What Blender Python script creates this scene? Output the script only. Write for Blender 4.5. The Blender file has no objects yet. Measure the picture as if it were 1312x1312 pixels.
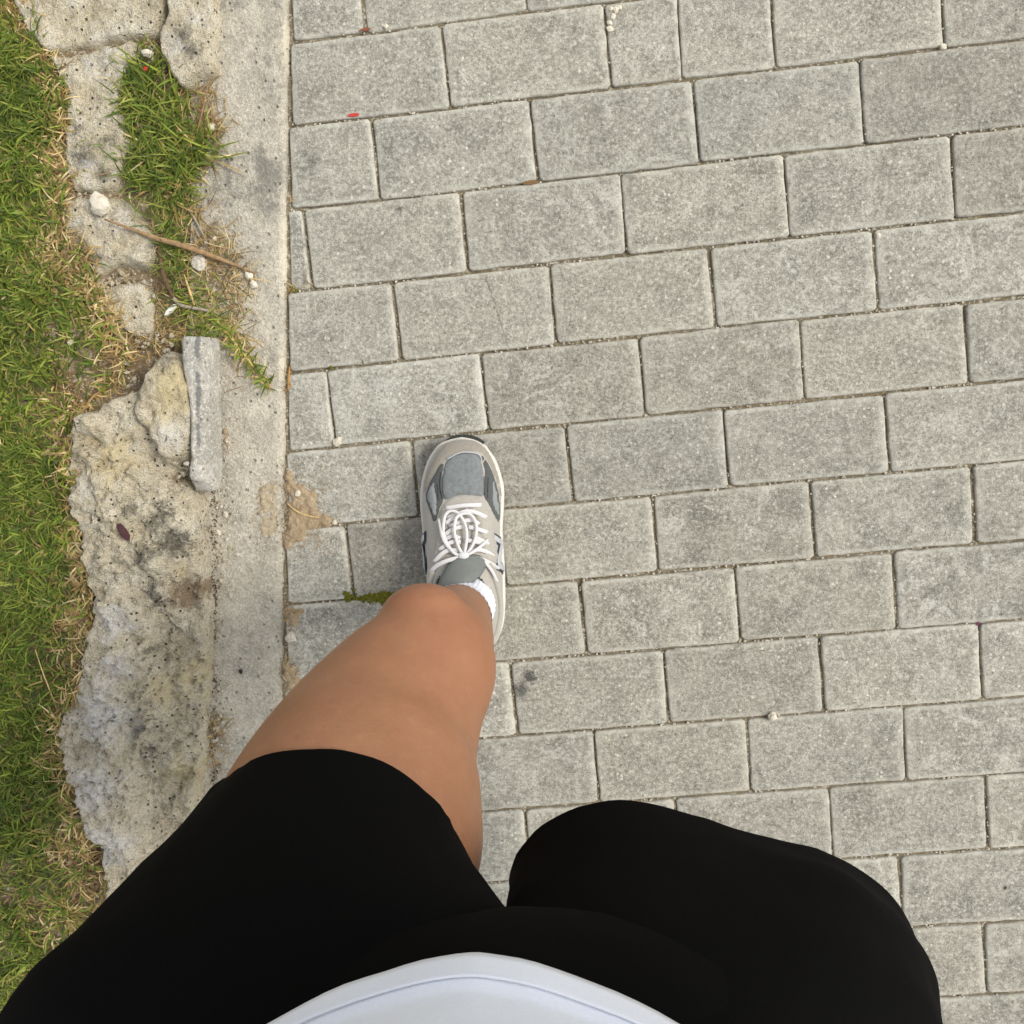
import bpy, bmesh, math, random
import numpy as np
from mathutils import Vector, Matrix, noise
from mathutils.bvhtree import BVHTree
from mathutils.geometry import delaunay_2d_cdt

random.seed(7); RNG = np.random.default_rng(7)
SC = bpy.context.scene
COL = SC.collection
R = math.radians

# ------------------------------------------------------------------ camera, sky, sun, exposure
CAM_H, FPX, HALF = 1.25, 1260.0, 656.0
CAM_R = Matrix.Rotation(-0.1090, 3, 'X') @ Matrix.Rotation(0.0558, 3, 'Y')
cd = bpy.data.cameras.new('camera'); cam = bpy.data.objects.new('camera', cd); COL.objects.link(cam)
cam.matrix_world = Matrix.Translation((0, 0, CAM_H)) @ CAM_R.to_4x4()
cd.sensor_width = 36; cd.lens = 36 * FPX / (2 * HALF); cd.clip_start = 0.02; cd.clip_end = 1000
SC.camera = cam

SUN_EL, SUN_AZ = 52, 12                       # degrees; azimuth from +X towards +Y
w = bpy.data.worlds.new('World'); SC.world = w; w.use_nodes = True
nt = w.node_tree; nt.nodes.clear()
sky = nt.nodes.new('ShaderNodeTexSky'); sky.sky_type = 'NISHITA'; sky.sun_disc = False
sky.sun_elevation = R(SUN_EL); sky.sun_rotation = R(90 - SUN_AZ); sky.dust_density = 1.5; sky.air_density = 1.0
hs = nt.nodes.new('ShaderNodeHueSaturation'); hs.inputs['Saturation'].default_value = 0.22      # overcast: grey sky
bg = nt.nodes.new('ShaderNodeBackground'); bg.inputs['Strength'].default_value = 0.125
wo = nt.nodes.new('ShaderNodeOutputWorld')
nt.links.new(sky.outputs[0], hs.inputs['Color']); nt.links.new(hs.outputs[0], bg.inputs['Color']); nt.links.new(bg.outputs[0], wo.inputs[0])
ld = bpy.data.lights.new('sun', 'SUN'); ld.energy = 1.4; ld.angle = R(18); ld.color = (1, .95, .88)
sun = bpy.data.objects.new('sun', ld); COL.objects.link(sun)
sdir = Vector((math.cos(R(SUN_EL)) * math.cos(R(SUN_AZ)), math.cos(R(SUN_EL)) * math.sin(R(SUN_AZ)), math.sin(R(SUN_EL))))
sun.rotation_euler = sdir.to_track_quat('Z', 'Y').to_euler()
vs = SC.view_settings; vs.view_transform = 'Standard'; vs.look = 'None'; vs.gamma = 1; vs.use_curve_mapping = False
vs.exposure = 0.86

# ------------------------------------------------------------------ helpers
def at(u, v, z=0.0):
    """the point of the horizontal plane z that the photograph shows at pixel (u, v)"""
    d = CAM_R @ Vector(((u - HALF) / FPX, -(v - HALF) / FPX, -1))
    t = (z - CAM_H) / d.z
    return Vector((d.x * t, d.y * t, z))

def px(p):
    c = CAM_R.transposed() @ (Vector(p) - Vector((0, 0, CAM_H)))
    return (HALF + FPX * c.x / -c.z, HALF - FPX * c.y / -c.z)

def sm(x): x = max(0, min(1, x)); return x * x * (3 - 2 * x)
def fbm(x, y, s, seed=0, o=4): return noise.fractal(Vector((x * s, y * s, seed * 7.31)), 0.9, 2.1, o)

def tag(o, label=None, cat=None, group=None, kind=None):
    for k, val in (('label', label), ('category', cat), ('group', group), ('kind', kind)):
        if val: o[k] = val
    return o

def link(name, me, m=None, parent=None, smooth=True):
    o = bpy.data.objects.new(name, me); COL.objects.link(o)
    if m is not None and not me.materials: me.materials.append(m)
    if smooth and len(me.polygons): me.polygons.foreach_set('use_smooth', [True] * len(me.polygons))
    if parent is not None: o.parent = parent
    return o

def mesh(name, vs_, fs, m=None, parent=None, smooth=True):
    me = bpy.data.meshes.new(name); me.from_pydata([tuple(v) for v in vs_], [], fs); me.update()
    return link(name, me, m, parent, smooth)

def empty(name, loc):
    o = bpy.data.objects.new(name, None); o.location = loc; o.empty_display_size = .05; COL.objects.link(o); return o

def attr(o, name, vals):
    a = o.data.attributes.new(name, 'FLOAT', 'POINT'); a.data.foreach_set('value', np.asarray(vals, dtype=np.float32))

def catmull(pts, n=6, closed=False):
    pts = [Vector(p) for p in pts]; out = []; N = len(pts)
    for i in range(N if closed else N - 1):
        g = (lambda k: pts[k % N]) if closed else (lambda k: pts[max(0, min(N - 1, k))])
        a, b, c, d = g(i - 1), g(i), g(i + 1), g(i + 2)
        for j in range(n):
            t = j / n
            out.append(.5 * ((2 * b) + (c - a) * t + (2 * a - 5 * b + 4 * c - d) * t * t + (3 * b - a - 3 * c + d) * t ** 3))
    if not closed: out.append(pts[-1])
    return out

def tube_data(path, rad, seg=6, flat=1.0, up=Vector((0, 0, 1))):
    """tapered tube along path; rad a number or a list; flat squashes it along the up direction"""
    V, F = [], []; n = len(path)
    for i, p in enumerate(path):
        t = (path[min(n - 1, i + 1)] - path[max(0, i - 1)]); t = t.normalized() if t.length > 1e-9 else Vector((0, 1, 0))
        s = t.cross(up); s = s.normalized() if s.length > 1e-4 else Vector((1, 0, 0))
        q = s.cross(t)
        r = rad[i] if isinstance(rad, (list, tuple)) else rad
        for k in range(seg):
            a = 2 * math.pi * k / seg
            V.append(p + s * (math.cos(a) * r) + q * (math.sin(a) * r * flat))
    for i in range(n - 1):
        for k in range(seg):
            F.append((i * seg + k, i * seg + (k + 1) % seg, (i + 1) * seg + (k + 1) % seg, (i + 1) * seg + k))
    F.append(tuple(range(seg - 1, -1, -1))); F.append(tuple((n - 1) * seg + k for k in range(seg)))
    return V, F

# ------------------------------------------------------------------ materials
def srgb(r, g, b):
    f = lambda c: (c / 255 / 12.92) if c <= 10 else ((c / 255 + .055) / 1.055) ** 2.4
    return (f(r), f(g), f(b), 1)

class Mat:
    def __init__(s, name, rough=.9, spec=.25):
        s.m = bpy.data.materials.new(name); s.m.use_nodes = True; s.t = s.m.node_tree; s.n = s.t.nodes
        s.b = s.n['Principled BSDF']; s.b.inputs['Roughness'].default_value = rough; s.b.inputs['Specular IOR Level'].default_value = spec
        s.vec = None
    def node(s, ty, **kw):
        x = s.n.new('ShaderNode' + ty)
        for k, v in kw.items(): setattr(x, k, v)
        return x
    def put(s, sock, v):
        if hasattr(v, 'links') or isinstance(v, bpy.types.NodeSocket): s.t.links.new(v, sock)
        else: sock.default_value = v
    def coords(s, rnd=True, world=False):
        c = (s.node('NewGeometry').outputs['Position'] if world else s.node('TexCoord').outputs['Object'])
        if rnd:
            oi = s.node('ObjectInfo'); ml = s.math('MULTIPLY', oi.outputs['Random'], 53.7)
            ad = s.node('VectorMath', operation='ADD'); s.put(ad.inputs[0], c); s.put(ad.inputs[1], ml); c = ad.outputs[0]
        s.vec = c; return c
    def noise(s, scale, detail=4, rough=.6, dist=0, vec=None):
        x = s.node('TexNoise'); s.put(x.inputs['Vector'], vec or s.vec); x.inputs['Scale'].default_value = scale
        x.inputs['Detail'].default_value = detail; x.inputs['Roughness'].default_value = rough; x.inputs['Distortion'].default_value = dist
        return x.outputs['Fac']
    def vor(s, scale, feature='F1', rnd=1):
        x = s.node('TexVoronoi', feature=feature); s.put(x.inputs['Vector'], s.vec); x.inputs['Scale'].default_value = scale
        x.inputs['Randomness'].default_value = rnd; return x
    def math(s, op, a, b=0.0, clamp=False):
        x = s.node('Math', operation=op, use_clamp=clamp); s.put(x.inputs[0], a); s.put(x.inputs[1], b); return x.outputs[0]
    def rng(s, v, a, b, c=0.0, d=1.0):
        x = s.node('MapRange'); x.clamp = True
        for i, q in enumerate((v, a, b, c, d)): s.put(x.inputs[i], q)
        return x.outputs[0]
    def mix(s, f, a, b, mode='MIX'):
        x = s.node('Mix', data_type='RGBA', blend_type=mode); s.put(x.inputs[0], f); s.put(x.inputs[6], a); s.put(x.inputs[7], b); return x.outputs[2]
    def ramp(s, f, stops):
        x = s.node('ValToRGB'); s.put(x.inputs[0], f); e = x.color_ramp.elements
        while len(e) < len(stops): e.new(.5)
        for i, (p, c) in enumerate(stops): e[i].position = p; e[i].color = c
        return x.outputs[0]
    def attr(s, name, out='Fac'):
        x = s.node('Attribute'); x.attribute_name = name; return x.outputs[out]
    def fin(s, col, bump=None, strength=.4, dist=.001):
        s.put(s.b.inputs['Base Color'], col)
        if bump is not None:
            x = s.node('Bump'); x.inputs['Strength'].default_value = strength; x.inputs['Distance'].default_value = dist
            s.put(x.inputs['Height'], bump); s.t.links.new(x.outputs[0], s.b.inputs['Normal'])
        return s.m

STAINS = [((678, 868), .012, .85), ((668, 885), .014, .8), ((512, 268), .0055, .8), ((398, 210), .016, .45), ((1288, 1138), .003, 1)]
CRACKS = [((622, 352), (652, 447), .0012, .42), ((1134, 60), (1120, 20), .0008, .2)]
def paver_material():
    M = Mat('paver_concrete', .92, .2); M.coords()
    big = M.noise(9, 5, .7); mid = M.noise(38, 6, .78); fine = M.noise(210, 5, .8); grain = M.noise(620, 3, .7)
    c = M.ramp(mid, [(.28, srgb(124, 121, 112)), (.45, srgb(150, 147, 137)), (.6, srgb(168, 164, 153)), (.78, srgb(180, 176, 164))])
    c = M.mix(M.rng(big, .42, .66, 0, .4), c, srgb(166, 159, 145))
    patch = M.rng(M.noise(13, 4, .7), .48, .66)
    rn = M.node('ObjectInfo').outputs['Random']
    patch = M.math('MULTIPLY', patch, M.rng(rn, 0, 1, .25, 1.1))
    c = M.mix(M.math('MULTIPLY', patch, .6), c, srgb(112, 110, 102))
    worn = M.math('MULTIPLY', M.rng(M.noise(22, 6, .8, 1.2), .50, .62), M.rng(M.math('FRACT', M.math('MULTIPLY', rn, 7.3)), .2, 1, .1, .8))
    c = M.mix(worn, c, srgb(198, 195, 185))
    c = M.mix(M.rng(fine, .36, .50, M.math('ADD', M.math('MULTIPLY', patch, .3), .55), 0), c, srgb(98, 95, 87))
    c = M.mix(M.rng(grain, .36, .47, .5, 0), c, srgb(84, 81, 74))
    c = M.mix(M.rng(fine, .52, .66, 0, .7), c, srgb(206, 202, 190))
    c = M.mix(M.rng(grain, .56, .68, 0, .45), c, srgb(222, 218, 206))
    v = M.vor(190); sep = M.node('SeparateColor'); M.put(sep.inputs[0], v.outputs['Color'])
    wd = M.math('ADD', v.outputs['Distance'], M.math('MULTIPLY', M.math('SUBTRACT', M.noise(500, 2), .5), .5))
    spot = M.math('MULTIPLY', M.rng(wd, .22, .42, 1, 0), M.rng(sep.outputs[0], .80, .86))
    c = M.mix(M.math('MULTIPLY', spot, M.rng(M.noise(20, 4, .7), .42, .62, .1, .8)), c, srgb(216, 212, 201))
    dk = M.math('MULTIPLY', M.rng(wd, .15, .35, 1, 0), M.rng(sep.outputs[1], .90, .93))
    c = M.mix(M.math('MULTIPLY', dk, .6), c, srgb(82, 80, 72))
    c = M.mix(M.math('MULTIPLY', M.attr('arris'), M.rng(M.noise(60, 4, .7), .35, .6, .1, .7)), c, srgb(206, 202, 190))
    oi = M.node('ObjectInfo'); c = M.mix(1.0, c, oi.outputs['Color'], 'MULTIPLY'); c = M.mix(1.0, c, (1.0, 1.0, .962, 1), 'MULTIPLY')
    pos = M.node('NewGeometry').outputs['Position']
    wob = M.noise(90, 4, .75)
    for (uv, r, k) in STAINS:
        d = M.node('VectorMath', operation='DISTANCE'); M.put(d.inputs[0], pos); d.inputs[1].default_value = at(*uv, 0)
        q = M.math('ADD', d.outputs['Value'], M.math('MULTIPLY', M.math('SUBTRACT', wob, .5), r * 3.2))
        c = M.mix(M.rng(q, r * .25, r, k, 0), c, srgb(62, 62, 60))
    for (a, b, wd_, k) in CRACKS:                                          # hairline cracks
        a, b = at(*a), at(*b); L = (b - a).length; t = (b - a) / L
        rel = M.node('VectorMath', operation='SUBTRACT'); M.put(rel.inputs[0], pos); rel.inputs[1].default_value = a
        d1 = M.node('VectorMath', operation='DOT_PRODUCT'); M.put(d1.inputs[0], rel.outputs[0]); d1.inputs[1].default_value = (-t.y, t.x, 0)
        d2 = M.node('VectorMath', operation='DOT_PRODUCT'); M.put(d2.inputs[0], rel.outputs[0]); d2.inputs[1].default_value = t
        q = M.math('ABSOLUTE', M.math('ADD', d1.outputs['Value'], M.math('MULTIPLY', M.math('SUBTRACT', wob, .5), .012)))
        f = M.math('MULTIPLY', M.rng(q, wd_ * .4, wd_, k, 0), M.math('MULTIPLY', M.math('GREATER_THAN', d2.outputs['Value'], 0), M.math('LESS_THAN', d2.outputs['Value'], L)))
        c = M.mix(f, c, srgb(74, 70, 62))
    h = M.math('ADD', M.math('MULTIPLY', fine, 1.0), M.math('MULTIPLY', grain, .7))
    return M.fin(c, h, .8, .0024)

def mineral(name, stops, scale=25, pit=.5, speck=None, bump=.6, dist=.003, tint=None, world=True, fine_k=.5, pit_scale=130):
    M = Mat(name, .95, .15); M.coords(rnd=not world, world=world)
    a = M.noise(scale, 6, .72, .3); f = M.noise(260, 4, .7); g = M.noise(90, 4, .7)
    c = M.ramp(a, stops)
    f2 = M.noise(520, 3, .7)
    c = M.mix(M.rng(g, .36, .50, fine_k * .7, 0), c, srgb(166, 156, 134))
    c = M.mix(M.rng(f, .34, .50, fine_k, 0), c, srgb(146, 136, 115))
    c = M.mix(M.rng(f2, .36, .46, fine_k * .8, 0), c, srgb(112, 104, 88))
    c = M.mix(M.rng(f, .52, .66, 0, fine_k * 1.2), c, srgb(230, 224, 208))
    v = M.vor(pit_scale); sep = M.node('SeparateColor'); M.put(sep.inputs[0], v.outputs['Color'])
    p = M.math('MULTIPLY', M.rng(v.outputs['Distance'], .12, .3, 1, 0), M.rng(sep.outputs[1], .78, .82))
    c = M.mix(M.math('MULTIPLY', p, pit), c, srgb(66, 62, 54))
    if speck: c = M.mix(M.math('MULTIPLY', M.rng(v.outputs['Distance'], .2, .4, 1, 0), M.rng(sep.outputs[0], .86, .9)), c, speck)
    for (nm, col, k) in (tint or []):
        q = M.math('ADD', M.attr(nm), M.math('MULTIPLY', M.math('SUBTRACT', M.noise(62, 7, .82), .5), 2.6))
        q = M.math('MULTIPLY', M.rng(q, .34, .78), M.rng(M.attr(nm), .02, .2))
        c = M.mix(M.math('MULTIPLY', q, k), c, col)
    h = M.math('SUBTRACT', M.math('ADD', f, g), M.math('MULTIPLY', p, pit * 1.4))
    return M.fin(c, h, bump, dist)

def plain(name, col, rough=.8, spec=.25, var=.12, scale=60, bump=0, bscale=300, dist=.0006, world=False):
    M = Mat(name, rough, spec); M.coords(world=world)
    d = tuple(max(0, x * (1 - var)) for x in col[:3]) + (1,); l = tuple(min(1, x * (1 + var)) for x in col[:3]) + (1,)
    c = M.ramp(M.noise(scale, 4, .6), [(.3, d), (.7, l)])
    return M.fin(c, M.noise(bscale, 2, .6) if bump else None, bump, dist)

M_PAVER = paver_material()
M_SAND = mineral('joint_sand', [(.3, srgb(84, 74, 54)), (.5, srgb(112, 100, 76)), (.72, srgb(150, 138, 112))], 60, .5, srgb(205, 198, 180), .8)
M_SOIL = mineral('soil', [(.28, srgb(88, 72, 52)), (.5, srgb(126, 106, 78)), (.75, srgb(165, 146, 116))], 30, .4, srgb(200, 188, 164), .9)
M_DIRT = mineral('sandy_dirt', [(.3, srgb(140, 120, 92)), (.5, srgb(160, 140, 110)), (.75, srgb(176, 157, 128))], 50, .25, None, .7, fine_k=.18)
M_KERB = mineral('kerb_concrete', [(.28, srgb(148, 143, 129)), (.48, srgb(184, 177, 160)), (.7, srgb(208, 200, 181))], 24, .5, None, 1.0, .0035,
                 [('grime', srgb(108, 106, 100), .65), ('cream', srgb(218, 208, 184), .75), ('brown', srgb(140, 120, 92), .6)], fine_k=.38)
M_ROCK = mineral('limestone', [(.28, srgb(190, 177, 146)), (.46, srgb(228, 215, 184)), (.66, srgb(244, 235, 211))], 30, .95, None, 1.0, .009,
                 [('lichen', srgb(82, 80, 74), .8), ('white', srgb(240, 236, 228), .8), ('yellow', srgb(226, 208, 160), .75), ('brown', srgb(132, 106, 76), .75)], pit_scale=150, fine_k=.42)
M_PEBBLE = mineral('pebble', [(.3, srgb(176, 166, 148)), (.6, srgb(206, 198, 182))], 60, .3, None, .6, .001, world=False)
M_WHITE_STONE = mineral('white_stone', [(.3, srgb(196, 186, 164)), (.6, srgb(214, 206, 187))], 60, .15, None, .5, .001, world=False, fine_k=.2)
M_COPING = mineral('coping_concrete', [(.3, srgb(132, 130, 124)), (.5, srgb(172, 169, 160)), (.7, srgb(198, 194, 184))], 28, .5, None, .8, .003,
                   [('lichen', srgb(84, 86, 88), .75), ('white', srgb(208, 204, 196), .7)])

def blade_material():
    M = Mat('grass_blades', .6, .3); M.coords(rnd=False)
    c = M.attr('Col', 'Color')
    c = M.mix(M.rng(M.noise(300, 2), .3, .7, 0, .25), c, srgb(150, 140, 80))
    M.put(M.b.inputs['Base Color'], c)
    tr = M.node('BsdfTranslucent'); M.put(tr.inputs['Color'], c)
    mx = M.node('MixShader'); mx.inputs[0].default_value = .3
    out = M.n['Material Output']; M.t.links.new(M.b.outputs[0], mx.inputs[1]); M.t.links.new(tr.outputs[0], mx.inputs[2]); M.t.links.new(mx.outputs[0], out.inputs[0])
    return M.m
M_BLADE = blade_material()
M_TWIG = plain('dry_twig', srgb(146, 120, 88), .85, .1, .3, 200)
M_DARKTWIG = plain('dark_stalk', srgb(96, 78, 58), .85, .1, .3, 200)
M_GREYTWIG = plain('grey_twig', srgb(150, 138, 122), .85, .1, .25, 200)
M_STRAW = plain('straw', srgb(190, 165, 112), .8, .15, .25, 100)
M_MOSS = plain('moss', srgb(98, 98, 34), .95, .05, .5, 400, .6, 800)

# ------------------------------------------------------------------ the ground and the paving
gm = plain('far_ground', srgb(150, 146, 134), .95, .1, .2, 3, world=True)
S = 300
g_o = mesh('ground', [(-S, -S, -.09), (S, -S, -.09), (S, S, -.09), (-S, S, -.09)], [(0, 1, 2, 3)], gm, smooth=False); tag(g_o, kind='structure')

TX, TY, GA, SX = -0.1496, 0.4631, 0.0931, 0.9924
GX = Vector((math.cos(GA), math.sin(GA), 0)); GY = Vector((-math.sin(GA), math.cos(GA), 0))
ROWDX = {0: -.0034, 1: -.0032, 2: -.0017, 3: .0005, 4: .0038, 5: .002, 6: .0038, 7: .0014, 8: .0015, 9: .001, 10: 0, 11: -.0145, 12: -.0116, 13: -.012}
EDGE = [at(369.5, -400), at(369.5, 0), at(367, 300), at(364, 600), at(362, 870), at(358, 1700)]   # right edge of the kerb
def edge_x(y):
    for a, b in zip(EDGE, EDGE[1:]):
        if b.y <= y <= a.y: return a.x + (b.x - a.x) * (a.y - y) / (a.y - b.y)
    return EDGE[0].x if y > EDGE[0].y else EDGE[-1].x

def clip(poly, p, n):
    """the side of the polygon where (q - p) . n >= 0"""
    out = []
    for i, a in enumerate(poly):
        b = poly[(i + 1) % len(poly)]; da, db = (a - p).dot(n), (b - p).dot(n)
        if da >= 0: out.append(a)
        if (da >= 0) != (db >= 0): out.append(a + (b - a) * (da / (da - db)))
    return out

def inset(poly, d):
    n = len(poly); out = []; c = sum(poly, Vector((0, 0, 0))) / n
    for i in range(n):
        a, b, e = poly[i - 1], poly[i], poly[(i + 1) % n]
        t1, t2 = (b - a).normalized(), (e - b).normalized()
        n1, n2 = Vector((-t1.y, t1.x, 0)), Vector((-t2.y, t2.x, 0))
        k = (n1 + n2); k = k / max(.35, 1 + n1.dot(n2))
        out.append(b + k * d)
    return out

def paver_data(poly, rnd, chip=1.0):
    """bevelled block over a convex plan polygon (counter-clockwise), uneven worn edges"""
    area = sum(a.x * b.y - a.y * b.x for a, b in zip(poly, poly[1:] + poly[:1]))
    if area < 0: poly = poly[::-1]
    pts = []
    for i, a in enumerate(poly):                       # rounded corners, edges cut into short pieces
        b = poly[(i + 1) % len(poly)]; L = (b - a).length
        if L < 1e-4: continue
        r = min(.0034, L * .3); n = max(1, int(L / .013))
        for j in range(n + 1): pts.append(a + (b - a) * ((r + (L - 2 * r) * j / n) / L))
    n = len(pts); c = sum(pts, Vector()) / n
    outer = [p + Vector((rnd.gauss(0, .00035), rnd.gauss(0, .00035), 0)) for p in pts]
    i1 = inset(outer, .0010); i2 = []
    for p in inset(outer, .0028): i2.append(p + Vector((rnd.gauss(0, .0003) * chip, rnd.gauss(0, .0003) * chip, 0)))
    V = []; A = []
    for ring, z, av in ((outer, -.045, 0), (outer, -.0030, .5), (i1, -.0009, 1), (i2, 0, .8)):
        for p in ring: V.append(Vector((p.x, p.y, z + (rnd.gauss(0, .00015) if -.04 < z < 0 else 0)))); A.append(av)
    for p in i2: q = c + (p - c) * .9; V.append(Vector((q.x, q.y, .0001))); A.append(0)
    V.append(Vector((c.x, c.y, .0001))); A.append(0)
    F = []
    for k in range(4):
        for i in range(n): F.append((k * n + i, k * n + (i + 1) % n, (k + 1) * n + (i + 1) % n, (k + 1) * n + i))
    for i in range(n): F.append((4 * n + i, 4 * n + (i + 1) % n, 5 * n))
    return V, F, A, c

PERSON_PX = [(0, 1312), (5, 1305), (250, 1045), (300, 1000), (480, 1000), (600, 1110), (664, 1130), (690, 1075), (784, 1045), (1030, 1105), (1140, 1180), (1190, 1312), (1190, 2500), (0, 2500)]
def inside(p, poly):
    c = False
    for i, (x1, y1) in enumerate(poly):
        x2, y2 = poly[i - 1]
        if (y1 > p[1]) != (y2 > p[1]) and p[0] < (x2 - x1) * (p[1] - y1) / (y2 - y1) + x1: c = not c
    return c

sand = []                                                # bedding sand between the blocks
nx, ny = 150, 230
V = []; F = []
for j in range(ny + 1):
    for i in range(nx + 1):
        y = 1.6 - 4.0 * j / ny; x = edge_x(y) - .03 + 2.9 * (i / nx) ** 1.3
        V.append((x, y, -.0052 + .0022 * fbm(x, y, 14, 3) + .001 * fbm(x, y, 60, 4)))
for j in range(ny):
    for i in range(nx):
        a = j * (nx + 1) + i; F.append((a, a + nx + 1, a + nx + 2, a + 1))
pav = mesh('pavement', V, F, M_SAND); tag(pav, kind='structure')

rp = random.Random(11)
MARG_V, MARG_F, MARG_A = [], [], []
PAVERS = []
for row in range(-11, 22):
    odd = row % 2
    for k in range(-5, 14):
        kk = k + (.5 if odd else 0)
        dx = ROWDX.get(row, rp.uniform(-.004, .004))
        g = .0016
        x0, x1 = kk * .2 * SX + g + dx, (kk + 1) * .2 * SX - g + dx
        y0, y1 = -row * .1 - g * .9, -(row + 1) * .1 + g * .9
        j = lambda s=.0007: rp.gauss(0, s)
        P = [Vector((TX, TY, 0)) + GX * a + GY * b for a, b in ((x0 + j(), y1 + j()), (x1 + j(), y1 + j()), (x1 + j(), y0 + j()), (x0 + j(), y0 + j()))]
        cx = sum(p.x for p in P) / 4; cy = sum(p.y for p in P) / 4
        if cx > 2.35: continue
        ex0, ex1 = Vector((edge_x(y0 + TY - .05) + .0035, y0 + TY, 0)), None
        e = Vector((edge_x(cy) + .0045, cy, 0))
        P = clip(P, e, Vector((1, .008, 0)).normalized())
        if len(P) < 3: continue
        pieces = [P]
        pc = [px(p) for p in P]; umin, umax = min(q[0] for q in pc), max(q[0] for q in pc); vm = sum(q[1] for q in pc) / len(pc); um = sum(q[0] for q in pc) / len(pc)
        def cut(P, a, b, gap):
            a, b = at(*a), at(*b); t = (b - a).normalized(); n = Vector((-t.y, t.x, 0))
            return [clip(P, a + n * gap, n), clip(P, a - n * gap, -n)]
        if row == 0 and 770 < umin < 800: pieces = cut(P, (868, -4), (874, 101), .0006)
        if row == 2 and umax < 395:
            q = cut(P, (365, 318), (392, 300), .001); pieces = []
            for z in q:
                if len(z) > 2: pieces += cut(z, (365, 322), (392, 338), .001)
        for P in pieces:
            if len(P) < 3: continue
            ar = abs(sum(a.x * b.y - a.y * b.x for a, b in zip(P, P[1:] + P[:1]))) / 2
            if ar < 6e-5: continue
            P = [p for i, p in enumerate(P) if (p - P[i - 1]).length > .007]
            if len(P) < 3: continue
            pc = [px(p) for p in P]
            seen = any(-4 < q[0] < 1316 and -4 < q[1] < 1316 for q in pc) and not all(inside(q, PERSON_PX) for q in pc)
            V, F, A, c = paver_data(P, rp)
            tz = rp.gauss(0, .0007); sx_, sy_ = rp.gauss(0, .004), rp.gauss(0, .004)
            for v in V: v.z += tz + (v.x - c.x) * sx_ + (v.y - c.y) * sy_
            if not seen:
                o = len(MARG_V); MARG_V += V; MARG_A += A; MARG_F += [tuple(i + o for i in f) for f in F]; continue
            for v in V: v -= c
            me = bpy.data.meshes.new('paver'); me.from_pydata(V, [], F); me.update()
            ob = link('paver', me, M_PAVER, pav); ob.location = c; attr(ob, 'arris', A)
            b = rp.gauss(1.0, .045); wr = rp.gauss(0, .005)
            if um < 640: b *= 1.05; wr -= .003                      # paler, cooler cement by the kerb
            if ar < .004: b *= 1.06
            if um > 1180 and vm < 260: b *= .93
            if row == 6 and 430 < umin < 460: b = .80  # leg shadow painted into the tint of the paver left of the shoe
            if row == 5 and 510 < umin < 545: b = .84  # fainter part of the same leg shadow, tinted into the paver under the toe
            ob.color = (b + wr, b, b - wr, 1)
            PAVERS.append(ob)
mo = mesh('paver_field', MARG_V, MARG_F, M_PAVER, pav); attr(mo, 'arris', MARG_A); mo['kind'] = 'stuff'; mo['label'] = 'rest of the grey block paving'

# ------------------------------------------------------------------ kerb strip
LEFT = [(272, -420), (276, 0), (276, 250), (272, 420), (270, 700), (268, 1000), (262, 1700)]
def left_x(y):
    L = [at(u, v) for u, v in LEFT]
    for a, b in zip(L, L[1:]):
        if b.y <= y <= a.y: return a.x + (b.x - a.x) * (a.y - y) / (a.y - b.y)
    return L[0].x if y > L[0].y else L[-1].x
V = []; F = []; GR = []; CR = []; BR = []
ny, nx = 420, 26
for j in range(ny + 1):
    y = 1.05 - 2.2 * j / ny
    xl = left_x(y) - .03; xr = edge_x(y) + .0012 * fbm(0, y, 40, 5) + .001 * fbm(0, y, 150, 9)
    for i in range(nx + 1):
        t = i / nx; x = xl + (xr - xl) * t
        dr = xr - x
        z = .0015 + .0016 * fbm(x, y, 25, 1) + .0012 * fbm(x, y, 90, 2) - .0045 * sm(1 - dr / .006) ** 2
        if i == nx: z -= .003
        V.append((x, y, z)); u, v = px((x, y, 0))
        up = sm((520 - v) / 300)
        gx = math.exp(-((t - .85) / .12) ** 2) * sm((700 - v) / 500) * .6
        GR.append(up * (.26 + .5 * fbm(x, y, 14, 21)) + gx * (.25 + 1.3 * fbm(x, y, 17, 33)) + .25 * sm((v - 480) / 100) * (.3 + .5 * fbm(x, y, 14, 4)))
        CR.append(math.exp(-(dr / .006) ** 2) * (.30 + .6 * fbm(x, y, 30, 61)) * (1 if v < 640 else .45) + .35 * up * sm(fbm(x, y, 9, 8) * 2) + .3 * math.exp(-((v - 420) / 120) ** 2))
        BR.append(.4 * sm(1 - (t - .25) / .35) * sm((v - 500) / 60))
    # right skirt
for j in range(ny):
    for i in range(nx):
        a = j * (nx + 1) + i; F.append((a, a + nx + 1, a + nx + 2, a + 1))
o0 = len(V)
for j in range(ny + 1):
    x, y, z = V[j * (nx + 1) + nx]; V.append((x + .0004, y, -.05)); GR.append(0); CR.append(.2); BR.append(.2)
for j in range(ny): F.append((j * (nx + 1) + nx, (j + 1) * (nx + 1) + nx, o0 + j + 1, o0 + j))
kb = mesh('kerb_strip', V, F, M_KERB); attr(kb, 'grime', GR); attr(kb, 'cream', CR); attr(kb, 'brown', BR); tag(kb, kind='structure')

# ------------------------------------------------------------------ soil under lawn and rocks
V = []; F = []; ny, nx = 200, 90
for j in range(ny + 1):
    y = 1.05 - 2.2 * j / ny; xr = left_x(y) + .012
    for i in range(nx + 1):
        t = i / nx; x = xr - 1.7 * (1 - t) ** 2.2
        z = .018 * sm((xr - x - .10) / .10) - .006 + .004 * fbm(x, y, 18, 2) + .003 * fbm(x, y, 70, 3)
        z = z if xr - x > .012 else min(z, -.006)
        V.append((x, y, z))
for j in range(ny):
    for i in range(nx):
        a = j * (nx + 1) + i; F.append((a, a + nx + 1, a + nx + 2, a + 1))
so = mesh('soil', V, F, M_SOIL); tag(so, kind='structure')

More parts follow.
